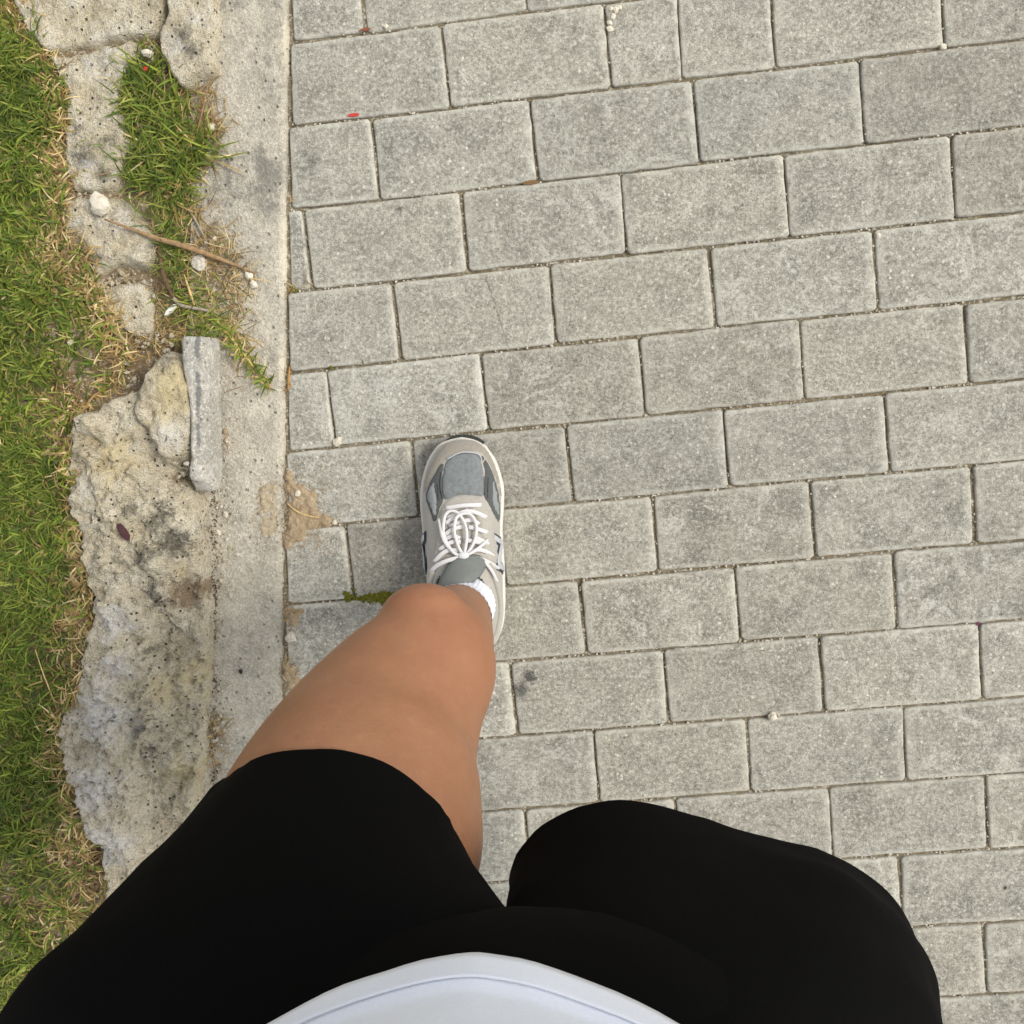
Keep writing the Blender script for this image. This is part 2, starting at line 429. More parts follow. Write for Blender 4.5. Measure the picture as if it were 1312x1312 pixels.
# ------------------------------------------------------------------ rocks
def seg_dist(P, poly):
    d = np.full(len(P), 1e9); n = len(poly)
    for i in range(n):
        a, b = poly[i], poly[(i + 1) % n]; ab = b - a; L = max(1e-12, ab @ ab)
        t = np.clip(((P - a) @ ab) / L, 0, 1); d = np.minimum(d, np.linalg.norm(P - (a + t[:, None] * ab), axis=1))
    return d
def in_poly(P, poly):
    c = np.zeros(len(P), bool); n = len(poly)
    for i in range(n):
        x1, y1 = poly[i]; x2, y2 = poly[i - 1]
        with np.errstate(divide='ignore', invalid='ignore'):
            k = ((y1 > P[:, 1]) != (y2 > P[:, 1])) & (P[:, 0] < (x2 - x1) * (P[:, 1] - y1) / (y2 - y1 + 1e-15) + x1)
        c ^= k
    return c
def fill(poly2, step, jit=.3):
    """triangulated polygon with inner points: verts (N,2), tris, boundary count"""
    poly2 = np.asarray(poly2, float); lo, hi = poly2.min(0), poly2.max(0)
    g = np.stack(np.meshgrid(np.arange(lo[0], hi[0], step), np.arange(lo[1], hi[1], step)), -1).reshape(-1, 2)
    g = g + RNG.uniform(-jit, jit, g.shape) * step
    g = g[in_poly(g, poly2)]; g = g[seg_dist(g, poly2) > step * .6]
    v = [Vector(p) for p in poly2] + [Vector(p) for p in g]; n = len(poly2)
    vo, eo, fo, *_ = delaunay_2d_cdt(v, [], [list(range(n))], 1, 1e-7)
    return [(a.x, a.y) for a in vo], [tuple(f) for f in fo], n

def rough_outline(pts, step, amp, seed):
    out = []; n = len(pts)
    for i in range(n):
        a, b = pts[i], pts[(i + 1) % n]; L = (b - a).length; m = max(1, int(L / step)); t = (b - a).normalized(); nn = Vector((-t.y, t.x, 0))
        for j in range(m):
            p = a + (b - a) * (j / m); out.append(p + nn * (amp * (fbm(p.x, p.y, 45, seed) * 1.1 + .5 * fbm(p.x, p.y, 160, seed))))
    return out

def rock(name, label, cat, poly, ztop, base=-.015, roll=.012, amp=.006, seed=0, tints=None, hfun=None, step=.0036, outline=.003, group=None, m=None, world_poly=False):
    pts = poly if world_poly else [at(u, v, ztop * .9) for u, v in poly]
    pts = [Vector((p.x, p.y, 0)) for p in pts]
    pts = rough_outline(catmull(pts, 3, True) if len(pts) > 3 else pts, .006, outline, seed)
    v2, F, nb = fill([(p.x, p.y) for p in pts], step)
    P = np.array(v2); d = seg_dist(P, np.array([(p.x, p.y) for p in pts]))
    V = []; T = {k: [] for k in ('lichen', 'white', 'yellow', 'brown')}
    for (x, y), q in zip(v2, d):
        u, v = px((x, y, ztop))
        s = sm(q / roll) ** .7
        top = ztop + (hfun(x, y, u, v) if hfun else 0)
        z = base + (top - base) * s + amp * s * (fbm(x, y, 22, seed) + .5 * fbm(x, y, 60, seed + 1) + .35 * fbm(x, y, 150, seed + 2))
        pit = fbm(x, y, 110, seed + 5)
        if pit > .42: z -= amp * 1.2 * (pit - .42) * s
        V.append((x, y, z))
        for k in T:
            val = 0
            for (a, b, r, wgt) in (tints or {}).get(k, []): val = max(val, wgt * math.exp(-((u - a) ** 2 + (v - b) ** 2) / (r * r)))
            T[k].append(val)
    c = Vector((P[:, 0].mean(), P[:, 1].mean(), 0))
    V = [(x - c.x, y - c.y, z) for x, y, z in V]
    o = mesh(name, V, F, m or M_ROCK); o.location = c
    for k in T: attr(o, k, T[k])
    return tag(o, label, cat, group)

SLABS = 'pieces of broken concrete along the lawn edge'
CRACK = [(60, 67), (78, 66), (92, 63.5), (110, 61), (126, 57), (140, 52), (152, 51), (165, 46), (190, 45)]
rock('broken_slab', 'cream concrete slab piece above the crack in the top corner by the lawn', 'broken concrete',
     [(10, -70), (206, -70), (208, 0), (203, 22), (197, 40)] + [(u, v + 1.0) for u, v in CRACK[::-1]] + [(42, 50), (25, 24)], .022, seed=3, amp=.006, outline=.0010, roll=.005,
     tints={'lichen': [(50, 20, 30, .35), (120, 10, 40, .35)], 'white': [(130, 45, 30, .5)], 'yellow': [(100, 30, 60, .4)]}, group=SLABS)
rock('broken_slab', 'pale broken concrete block between the top crack and the kerb strip', 'broken concrete',
     [(210, -70), (276, -70), (277, 0), (277, 50), (275, 92), (252, 102), (232, 112), (222, 108), (210, 86), (199, 66), (199, 42), (210, 15)], .024, seed=4, amp=.005, outline=.0034, roll=.007,
     tints={'lichen': [(235, 45, 16, .8), (245, 65, 16, .7), (215, 30, 10, .3)], 'white': [(225, 60, 20, .5), (255, 30, 20, .4)]}, group=SLABS)
rock('broken_slab', 'long pitted slab piece below the crack, left of the green tuft', 'broken concrete',
     [(u, v - .6) for u, v in CRACK[:-1]] + [(176, 58), (168, 84), (158, 105), (156, 135), (164, 165), (166, 195), (158, 220), (150, 244), (128, 246), (104, 250), (88, 243), (80, 200), (78, 150), (80, 115), (68, 95)], .021, seed=5, amp=.007, roll=.007, outline=.0034,
     tints={'lichen': [(108, 200, 22, .75), (130, 222, 14, .9), (140, 185, 20, .55), (100, 170, 14, .5)], 'white': [(130, 90, 40, .5), (115, 215, 20, .5)], 'yellow': [(120, 120, 40, .4)]}, group=SLABS)
rock('broken_slab', 'broken slab piece under the long brown twig', 'broken concrete',
     [(68, 242), (92, 243), (112, 244), (146, 244), (166, 262), (188, 284), (203, 312), (202, 334), (184, 350), (152, 346), (125, 360), (104, 344), (98, 314), (76, 302), (62, 276)], .016, seed=6, amp=.009, roll=.014,
     tints={'lichen': [(192, 318, 14, .6), (135, 310, 16, .45), (125, 330, 12, .5)], 'white': [(150, 290, 30, .5), (90, 290, 18, .5)], 'yellow': [(150, 310, 30, .5)]}, group=SLABS)
rock('broken_slab', 'small pale slab piece half buried in dry straw above the limestone block', 'broken concrete',
     [(112, 376), (134, 362), (166, 356), (190, 362), (200, 390), (203, 424), (184, 438), (152, 428), (122, 408)], .014, seed=7, amp=.006, roll=.012, tints={'white': [(150, 385, 20, .4)], 'yellow': [(160, 395, 30, .3)]}, group=SLABS)
rock('limestone_block', 'yellowish limestone block leaning beside the grey rounded coping', 'stone',
     [(196, 454), (212, 449), (230, 456), (243, 482), (251, 505), (254, 530), (250, 562), (242, 586), (222, 597), (204, 594), (194, 576), (178, 554), (164, 530), (168, 500), (178, 474)], .064, roll=.014, seed=12, amp=.012, base=.028, outline=.0026,
     tints={'yellow': [(228, 500, 44, .9), (205, 540, 40, .6)], 'lichen': [(212, 462, 14, .7), (196, 500, 14, .4), (188, 520, 12, .45), (196, 545, 10, .5), (222, 515, 8, .5)], 'white': [(215, 555, 24, .9), (205, 480, 14, .4)]})
def h_big(x, y, u, v):
    h = .016 * sm((u - 100) / 50) + .014 * sm((200 - u) / 60)
    ridge = 195 + 12 * math.sin(v / 60) + 8 * math.sin(v / 23)
    h -= .020 * sm((u - ridge + 12) / 24) * sm((v - 740) / 80)          # the step down to the yellow face
    h += .016 * math.exp(-(((u - 215) / 28) ** 2 + ((v - 680) / 40) ** 2))
    h -= .020 * math.exp(-(((u - 240) / 22) ** 2 + ((v - 757) / 34) ** 2))
    h += .010 * math.exp(-(((u - 205) / 18) ** 2 + ((v - 715) / 18) ** 2))
    h -= .022 * math.exp(-(((u - 230) / 26) ** 2 + ((v - 606) / 13) ** 2))
    h += .012 * math.exp(-(((u - 132) / 20) ** 2 + ((v - 540) / 13) ** 2))
    h -= .010 * math.exp(-(((u - 140) / 40) ** 2 + ((v - 566) / 7) ** 2))
    q = fbm(x, y, 19, 91) * 2.6 + 8; h += .0055 * (math.floor(q) - 8 + sm((q % 1 - .3) / .22))        # broken steps
    h += .008 * (.5 - abs(fbm(x, y, 28, 77))) + .004 * (.5 - abs(fbm(x, y, 70, 78)))
    return h
ledge = rock('rock_ledge', 'long weathered limestone ledge between the lawn and the kerb strip', 'rock ledge',
     [(92, 580), (104, 540), (118, 524), (140, 520), (158, 506), (176, 498), (196, 530), (215, 560), (236, 585), (240, 612), (256, 636), (260, 680), (265, 740), (268, 800), (266, 860), (262, 930), (258, 1000), (252, 1100), (250, 1250), (246, 1450), (160, 1450), (152, 1200), (140, 1120), (120, 1060), (98, 1000), (80, 930), (106, 862), (124, 780), (112, 720), (100, 660), (88, 610)],
     .032, roll=.007, seed=20, amp=.011, base=-.02, hfun=h_big, outline=.0040, step=.0030,
     tints={'lichen': [(180, 650, 26, .55), (215, 660, 26, .7), (232, 690, 28, .85), (200, 705, 24, .75), (190, 630, 12, .6), (205, 750, 20, .7), (210, 770, 14, .8), (175, 720, 20, .4), (185, 800, 18, .3), (170, 840, 16, .4), (186, 880, 16, .6), (184, 930, 20, .65), (195, 960, 16, .6), (228, 955, 12, .5), (205, 1000, 16, .6), (196, 830, 12, .6), (190, 1050, 14, .5), (120, 950, 24, .3), (250, 820, 18, .3)],
            'white': [(125, 620, 30, .6), (155, 790, 30, .85), (160, 850, 30, .8), (140, 910, 46, .85), (130, 1000, 46, .8), (150, 1070, 40, .9), (180, 580, 20, .4)],
            'yellow': [(150, 590, 50, .7), (180, 680, 30, .5), (245, 860, 40, .7), (220, 880, 40, .7), (235, 990, 40, .7), (235, 730, 20, .6), (160, 1040, 40, .4)],
            'brown': [(240, 762, 26, .95), (254, 755, 14, 1), (226, 738, 14, .6), (158, 682, 11, .2), (225, 615, 16, .5), (262, 700, 14, .5)]})

# red-brown glass chip lying on the ledge, grey coping
V = []; F = []
prof = [(0, -.02), (0, .030), (.004, .036), (.016, .038), (.026, .036), (.034, .028), (.040, .014), (.042, -.02)]
NB = 40; T = {'lichen': [], 'white': [], 'yellow': [], 'brown': []}
pa, pb = at(258, 433, .03), at(262, 628, .03)
ax = (pb - pa).normalized(); sd = Vector((-ax.y, ax.x, 0)); sd = sd if sd.x > 0 else -sd
fine_prof = []
for a, b in zip(prof, prof[1:]):
    for j in range(3): fine_prof.append((a[0] + (b[0] - a[0]) * j / 3, a[1] + (b[1] - a[1]) * j / 3))
fine_prof.append(prof[-1]); npf = len(fine_prof)
for i in range(NB + 1):
    t = i / NB
    for (a, z) in fine_prof:
        nar = 1 - .45 * sm((t - .55) / .4) * (a < .014)
        bite = .014 * sm((t - .12) / .4) * (1 - .5 * sm((t - .7) / .2)) * max(0, 1 - a / .020)
        endz = z * (1 - .9 * sm((t - .9) / .1))
        if t < .02: endz -= .004
        p = pa + ax * ((pb - pa).length * t) + sd * ((a - .020 + bite) * .74) + Vector((0, 0, endz * .82 if endz > 0 else endz))
        p += Vector((.0012 * fbm(p.x, p.y, 60, 31), .0012 * fbm(p.y, p.x, 60, 32), .0014 * fbm(p.x, p.y, 70, 33)))
        V.append(p)
        T['lichen'].append(.95 * math.exp(-((a - .027) / .0045) ** 2) * sm((.85 - t) / .2) * (.6 + .5 * math.sin(t * 9 + 1.2) ** 2) + (.3 if t > .7 and a < .02 else 0))
        T['white'].append(.6 * math.exp(-((t - .3) / .2) ** 2) * (a < .02) + .4 * (t > .8)); T['yellow'].append(0); T['brown'].append(0)
for i in range(NB):
    for k in range(npf - 1): F.append((i * npf + k, i * npf + k + 1, (i + 1) * npf + k + 1, (i + 1) * npf + k))
F.append(tuple(range(npf - 1, -1, -1))); F.append(tuple(NB * npf + k for k in range(npf)))
cp = mesh('coping_fragment', V, F, M_COPING)
for k in T: attr(cp, k, T[k])
tag(cp, 'grey rounded concrete coping fragment standing along the kerb strip', 'kerb fragment')

def stone_data(r, rnd, flat=.7, sub=2):
    bm = bmesh.new(); bmesh.ops.create_icosphere(bm, subdivisions=sub, radius=1)
    s = rnd.uniform(0, 90); sx, sy = rnd.uniform(.8, 1.2), rnd.uniform(.75, 1.1)
    for v in bm.verts:
        k = 1 + .45 * noise.noise(v.co * 1.2 + Vector((s, 0, 0))) + .18 * noise.noise(v.co * 2.6 + Vector((0, s, 0)))
        v.co = Vector((v.co.x * sx, v.co.y * sy, v.co.z * flat)) * r * k
    V = [v.co.copy() for v in bm.verts]; F = [tuple(x.index for x in f.verts) for f in bm.faces]; bm.free()
    return V, F
rs = random.Random(5)
def pebble(name, label, u, v, size_px, z=0, m=None, sub=2, flat=.7, cat='pebble', group=None, rot=None, long=1):
    r = size_px / 2 / 1030; p = at(u, v, z)
    V, F = stone_data(r, rs, flat, sub); a = rs.uniform(0, 6.3) if rot is None else rot
    V = [Vector((q.x * long, q.y, q.z)) for q in V]
    V = [Matrix.Rotation(a, 3, 'Z') @ q for q in V]
    o = mesh(name, V, F, m or M_PEBBLE, smooth=False); o.location = p + Vector((0, 0, r * flat * .75)); return tag(o, label, cat, group)
pebble('stone', 'smooth white stone lying on the slab at the end of the long twig', 130, 262, 27, .022, M_WHITE_STONE, 2, .5, 'stone')
pebble('stone', 'round white pebble at the top of the green tuft', 190, 69, 12, .02, M_WHITE_STONE)
pebble('pebble', 'white pebble in the dry grass right of the tuft', 273, 164, 11, .002, M_WHITE_STONE)
pebble('pebble', 'white pebble at the right end of the long twig, upper of two', 320, 354, 11, .003, M_WHITE_STONE)
pebble('pebble', 'white pebble below the right end of the long twig, lower of two', 326, 365, 12, .003, M_WHITE_STONE)
pebble('pebble', 'pinkish pebble half hidden in dry grass below the long twig', 258, 338, 22, .0, M_PEBBLE)
pebble('pebble', 'small white pebble beside the thin stalk over the kerb edge', 276, 306, 8, .003, M_WHITE_STONE)
pebble('pebble', 'white stone in the corner joint of the paver left of the shoe', 433, 566, 12, 0, M_WHITE_STONE)
pebble('pebble', 'small white pebble on the brown sand patch', 382, 632, 8, .002, M_WHITE_STONE)
pebble('pebble', 'tiny white pebble at the right tip of the brown sand patch', 429, 669, 6, .001, M_WHITE_STONE)
pebble('pebble', 'pinkish stone lying in the joint between kerb and paver near the thigh', 374, 816, 17, 0, M_PEBBLE)
pebble('pebble', 'pale three-sided pebble alone on the paving right of the thigh', 989, 917, 14, 0, M_WHITE_STONE, 2, .8)
pebble('pebble', 'round pale pebble in the joint left of the red scrap', 495, 34, 6, 0, M_WHITE_STONE)
pebble('pebble', 'round white pebble at the top right joint crossing', 1208, 61, 8, 0, M_WHITE_STONE)
pebble('pebble', 'white pebble sitting in the joint crossing near the bottom of the third row', 1125, 302, 6, 0, M_WHITE_STONE)
pebble('pebble', 'black speck of stone on the kerb strip beside the thigh', 309, 860, 7, .002, plain('black_stone', srgb(45, 44, 42)), 1)
for k, (u, v, s) in enumerate(((284, 649, 6), (290, 659, 9), (281, 682, 8), (291, 691, 7), (305, 710, 9), (301, 670, 5), (296, 763, 7), (295, 650, 5), (240, 594, 8), (146, 703, 6), (278, 625, 5))):
    pebble('pebble', 'small pale stone chip scattered on the kerb strip below the coping fragment', u, v, s, .003 if u > 270 else .05, M_PEBBLE, 1, .6, group='stone chips below the coping')
# pebbles packed in the broken corner at the top
for k, (u, v) in enumerate(((783, 12), (786, 22), (781, 30), (793, 10), (782, 38), (789, 14))):
    pebble('pebble', 'cream pebble, %s of the little cluster in the wide top joint' % ('upper left', 'third from the bottom', 'second lowest', 'rightmost', 'lowest', 'middle of the upper row')[k], u, v, 8, -.001, M_WHITE_STONE, 1, .7, group='cream pebbles in the wide joint')
def chip(name, label, u, v, L, W, z, ang, m, cat):
    p = at(u, v, z); V = []; n = 8
    for zz in (0, .0012):
        for k in range(n):
            a = 2 * math.pi * k / n; V.append(Matrix.Rotation(ang, 3, 'Z') @ Vector((L / 2 * math.cos(a) * rs.uniform(.8, 1.1), W / 2 * math.sin(a) * rs.uniform(.8, 1.1), zz)))
    F = [tuple(range(n - 1, -1, -1)), tuple(range(n, 2 * n))] + [(k, (k + 1) % n, n + (k + 1) % n, n + k) for k in range(n)]
    o = mesh(name, V, F, m, smooth=False); o.location = p; return tag(o, label, cat)
chip('red_scrap', 'small red scrap lying in a paving joint near the kerb', 453, 147.5, .016, .0045, .0005, .1, plain('red_plastic', srgb(176, 62, 54), .5), 'litter')
chip('red_petal', 'tiny red petal at the top of the green tuft', 187, 88, .007, .005, .026, .6, plain('red_petal', srgb(170, 60, 36), .6), 'petal')
chip('purple_petal', 'tiny purple petal at a joint crossing on the right', 1253, 799, .006, .004, .0005, .4, plain('purple_petal', srgb(96, 40, 66), .6), 'petal')
lp = at(158, 681, .05) - ledge.location                                  # height of the ledge under the chip
lz = max(v.co.z for v in ledge.data.vertices if (v.co.x - lp.x) ** 2 + (v.co.y - lp.y) ** 2 < .008 ** 2)
chip('glass_chip', 'dark maroon chip embedded in the rock ledge', 158, 681, .027, .011, lz - .0008, -.95, plain('maroon', srgb(72, 44, 46), .6, .3, .3, 120), 'chip')
chip('white_flake', 'white flake lying beside the grey stick', 219, 397, .020, .008, .014, .7, plain('white_flake', srgb(214, 210, 202), .7), 'flake')
chip('brown_leaf', 'brown dry leaf in the joint below the third paver', 680, 234, .022, .0055, .0005, .1, plain('brown_leaf', srgb(112, 88, 58), .8), 'leaf')
chip('dry_leaf', 'rust brown leaf scrap in the joint at the top', 468, 38, .014, .004, .0005, .1, plain('rust_leaf', srgb(124, 78, 56), .8), 'leaf')

# ------------------------------------------------------------------ sand patches, moss, grit in the joints
def flat_patch(name, label, cat, poly, z, h, m, amp=.007, step=.0022, seed=1):
    pts = rough_outline(catmull([at(u, v, z) for u, v in poly], 3, True), .003, amp, seed); pts = [Vector((p.x, p.y, 0)) for p in pts]
    v2, F, nb = fill([(p.x, p.y) for p in pts], step); d = seg_dist(np.array(v2), np.array([(p.x, p.y) for p in pts]))
    V = [(x, y, z - .003 + (h + .003) * sm(q / .006) + .0034 * fbm(x, y, 130, seed)) for (x, y), q in zip(v2, d)]
    o = mesh(name, V, F, m); return tag(o, label, cat, kind='stuff')
flat_patch('sand_patch', 'brown sand spread over the corner of two pavers by the kerb', 'sand', [(367, 602), (378, 612), (392, 625), (404, 632), (408, 648), (424, 664), (418, 674), (398, 682), (386, 696), (372, 706), (364, 700), (366, 650)], 0, .0024, M_DIRT)
flat_patch('sand_patch', 'thin brown sand patch on the kerb strip', 'sand', [(330, 628), (345, 620), (360, 624), (359, 655), (354, 688), (342, 690), (330, 676), (326, 650)], .0015, .0018, mineral('pale_dirt', [(.3, srgb(150, 134, 106)), (.5, srgb(170, 155, 128)), (.75, srgb(184, 170, 144))], 50, .25, None, .7, fine_k=.2), seed=4)
flat_patch('sand_patch', 'narrow brown debris in the kerb joint above the thigh', 'sand', [(366, 778), (382, 776), (388, 784), (384, 800), (372, 806), (364, 800)], 0, .0026, M_DIRT, seed=5)
flat_patch('sand_patch', 'brown debris in the kerb joint touching the thigh outline', 'sand', [(364, 840), (376, 850), (386, 862), (376, 880), (364, 886)], 0, .0028, M_DIRT, seed=6)
flat_patch('sand_patch', 'brown dirt stain on the kerb strip beside the coping fragment', 'sand', [(283, 556), (292, 548), (297, 560), (294, 576), (284, 578)], .0015, .002, M_DIRT, seed=8)
# grit: small stones in the joints, one mass
GV, GF = [], []
def grit(p, r):
    V, F = GRIT[rs.randrange(len(GRIT))]; o = len(GV); a = Matrix.Rotation(rs.uniform(0, 6.3), 3, 'Z')
    for q in V: GV.append(p + (a @ q) * r)
    GF.extend([tuple(i + o for i in f) for f in F])
GRIT = [stone_data(1, rs, .75, 1) for _ in range(8)]
for row in range(-2, 15):
    for _ in range(150):
        x = rs.uniform(-.35, 1.2); dens = fbm(x, row, 6, 44)
        if dens < -.12: continue
        p = Vector((TX, TY, 0)) + GX * x + GY * (-row * .1 + rs.gauss(0, .001))
        if p.x < edge_x(p.y) + .004: continue
        grit(p + Vector((0, 0, -.003 + rs.uniform(0, .002))), rs.uniform(.0009, .0019))
for row in range(-2, 14):
    for k in range(-3, 8):
        for _ in range(7):
            x = (k + (.5 if row % 2 else 0)) * .2 * SX + ROWDX.get(row, 0) + rs.gauss(0, .0009)
            p = Vector((TX, TY, 0)) + GX * x + GY * (-row * .1 - rs.uniform(0, .1))
            if p.x < edge_x(p.y) + .004: continue
            grit(p + Vector((0, 0, -.004 + rs.uniform(0, .002))), rs.uniform(.0007, .0015))
for _ in range(90):
    p = at(rs.uniform(372, 1312), rs.uniform(0, 1312), 0); grit(p + Vector((0, 0, .0004)), rs.uniform(.0006, .0013))
for _ in range(170):
    v = rs.uniform(280, 1000); p = at(278 + abs(rs.gauss(0, 12)), v, .002); grit(p + Vector((0, 0, .001)), rs.uniform(.0006, .0018))
go = mesh('joint_grit', GV, GF, M_PEBBLE, smooth=False); tag(go, 'pale grit caught in the paving joints and along the kerb', 'grit', kind='stuff')

def crumbs(name, label, cat, m, spots, seed, r0=.0005, r1=.0016):
    rm = random.Random(seed); V, F = [], []
    for (u, v, su, sv, n, z) in spots:
        for _ in range(n):
            p = at(u + rm.gauss(0, su), v + rm.gauss(0, sv), z); r = r0 + (r1 - r0) * rm.random() ** 2.5
            sv_, sf = GRIT[rm.randrange(8)]; o = len(V); a = Matrix.Rotation(rm.uniform(0, 6.3), 3, 'Z')
            for q in sv_: V.append(p + (a @ q) * r + Vector((0, 0, r * .4)))
            F.extend([tuple(i + o for i in f) for f in sf])
    return tag(mesh(name, V, F, m, smooth=False), label, cat, kind='stuff')
crumbs('sand_grains', 'loose brown sand grains round the sand patches by the kerb', 'sand', M_DIRT, [(385, 650, 20, 27, 620, 0), (395, 690, 14, 9, 160, 0), (415, 668, 12, 3, 60, 0), (345, 656, 12, 24, 380, .0015), (374, 790, 8, 12, 120, 0), (372, 862, 7, 14, 120, 0), (287, 566, 6, 14, 60, .0015)], 12)
crumbs('rubble', 'small pale crumbs of broken concrete between the slabs and by the kerb', 'rubble', M_ROCK, [(100, 600, 6, 50, 60, .03), (112, 760, 8, 60, 60, .03), (95, 950, 10, 60, 60, .03), (160, 412, 22, 12, 60, .006), (88, 256, 12, 6, 40, .01), (120, 262, 14, 6, 30, .012), (90, 340, 12, 12, 30, .006), (150, 360, 22, 6, 50, .006), (210, 330, 8, 18, 30, .004), (290, 330, 14, 22, 60, .003), (300, 380, 12, 20, 50, .003), (284, 680, 6, 40, 60, .002), (280, 800, 4, 80, 40, .002), (240, 600, 10, 6, 40, .03), (172, 500, 8, 26, 40, .02), (188, 440, 16, 10, 40, .006), (195, 60, 5, 12, 20, .01), (100, 420, 20, 8, 20, .01), (282, 930, 6, 22, 40, .002)], 13, .0007, .0042)
crumbs('dirt_line', 'dark earth crumbs caught in the crease between rock ledge and kerb strip', 'dirt', plain('dark_earth', srgb(92, 78, 60), .95, .1, .4, 200), [(274 + 3 * math.sin(k * 1.7), 640 + k * 15, 2.2, 8, 26 if k % 4 else 44, .001) for k in range(25)], 15, .0005, .0017)
def moss(label, spots, seed):
    rm = random.Random(seed); V, F = [], []
    for (u, v, su, sv, n) in spots:
        for _ in range(n):
            p = at(u + rm.gauss(0, su), v + rm.gauss(0, sv), 0); r = rm.uniform(.0012, .0030)
            sv_, sf = GRIT[rm.randrange(8)]; o = len(V)
            for q in sv_: V.append(p + q * r + Vector((0, 0, .0005)))
            F.extend([tuple(i + o for i in f) for f in sf])
    o = mesh('moss', V, F, M_MOSS); return tag(o, label, 'moss', kind='stuff')
moss('olive green moss growing in the joint left of the knee', [(448, 764, 3.5, 3.5, 45), (466, 768, 4, 2, 22), (482, 766, 9, 3.2, 110), (496, 762, 4, 2, 25)], 3)
moss('faint moss in the joint under the fourth row by the kerb', [(460, 463, 5, 1.3, 16), (425, 470, 3, 1.3, 8), (376, 372, 3, 2.5, 8)], 4)

# ------------------------------------------------------------------ grass
GREEN = np.array([srgb(74, 102, 28)[:3], srgb(100, 124, 40)[:3], srgb(132, 146, 56)[:3], srgb(58, 84, 24)[:3], srgb(136, 142, 60)[:3]])
DRY = np.array([srgb(196, 170, 116)[:3], srgb(176, 146, 94)[:3], srgb(214, 194, 146)[:3], srgb(150, 120, 78)[:3]])
BROWN = np.array([srgb(120, 96, 70)[:3], srgb(96, 76, 56)[:3], srgb(150, 124, 92)[:3]])
def blades(name, base, dry, brown=None, tone=None, az0=None, lmin=.014, lmax=.034, wid=(.0009, .0019), curl=1.0, flat=None, m=M_BLADE, parent=None):
    """one mesh of curved tapered blades; base (N,3), dry (N,) chance of being straw"""
    N = len(base); az = RNG.uniform(0, 2 * np.pi, N) if az0 is None else az0 + RNG.normal(0, .7, N); L = RNG.uniform(lmin, lmax, N); W = RNG.uniform(*wid, N)
    isdry = RNG.random(N) < dry
    col = GREEN[RNG.integers(0, len(GREEN), N)].copy(); col[isdry] = DRY[RNG.integers(0, len(DRY), isdry.sum())]
    if brown is not None:
        isb = RNG.random(N) < brown; col[isb] = BROWN[RNG.integers(0, len(BROWN), isb.sum())]; isdry |= isb
    col *= RNG.uniform(.8, 1.45, (N, 1)) * (1 if tone is None else tone[:, None])
    K = 5
    e0 = RNG.uniform(.35, 1.35, N); e0[isdry] = RNG.uniform(.0, .7, isdry.sum())           # starting elevation
    if flat is not None: e0 *= flat
    bend = RNG.uniform(.2, 1.7, N) * curl; tw = RNG.normal(0, .5, N) * curl; tw[isdry] *= 2.2
    pts = np.zeros((N, K, 3)); pts[:, 0] = base; a = az.copy()
    for k in range(1, K):
        e = e0 - bend * (k - 1) / (K - 2); a = a + tw / (K - 1)
        e = np.where((pts[:, k - 1, 2] < base[:, 2] + .003), np.maximum(e, -.02), e)
        st = (L / (K - 1))[:, None]
        pts[:, k] = pts[:, k - 1] + st * np.stack([np.cos(e) * np.cos(a), np.cos(e) * np.sin(a), np.sin(e)], 1)
    wf = np.array([.75, 1, .9, .6]); sd = np.stack([-np.sin(az), np.cos(az), np.zeros(N)], 1)
    V = np.zeros((N, 9, 3))
    for k in range(4):
        o = sd * (W * wf[k] / 2)[:, None]; V[:, 2 * k] = pts[:, k] - o; V[:, 2 * k + 1] = pts[:, k] + o
    V[:, 8] = pts[:, 4]
    idx = (np.arange(N) * 9)[:, None]
    quads = np.concatenate([idx + np.array([[0, 1, 3, 2]]), idx + np.array([[2, 3, 5, 4]]), idx + np.array([[4, 5, 7, 6]])], 0)
    tris = idx + np.array([[6, 7, 8]])
    me = bpy.data.meshes.new(name); me.vertices.add(N * 9); me.vertices.foreach_set('co', V.reshape(-1))
    nl = quads.size + tris.size; me.loops.add(nl); me.loops.foreach_set('vertex_index', np.concatenate([quads.reshape(-1), tris.reshape(-1)]).astype(np.int32))
    npoly = len(quads) + len(tris); me.polygons.add(npoly)
    ls = np.concatenate([np.arange(len(quads)) * 4, quads.size + np.arange(len(tris)) * 3]).astype(np.int32); me.polygons.foreach_set('loop_start', ls)
    me.update(calc_edges=True); me.validate()
    ca = me.attributes.new('Col', 'FLOAT_COLOR', 'POINT'); c4 = np.ones((N, 9, 4), np.float32); c4[:, :, :3] = col[:, None, :]; ca.data.foreach_set('color', c4.reshape(-1))
    return link(name, me, m, parent)

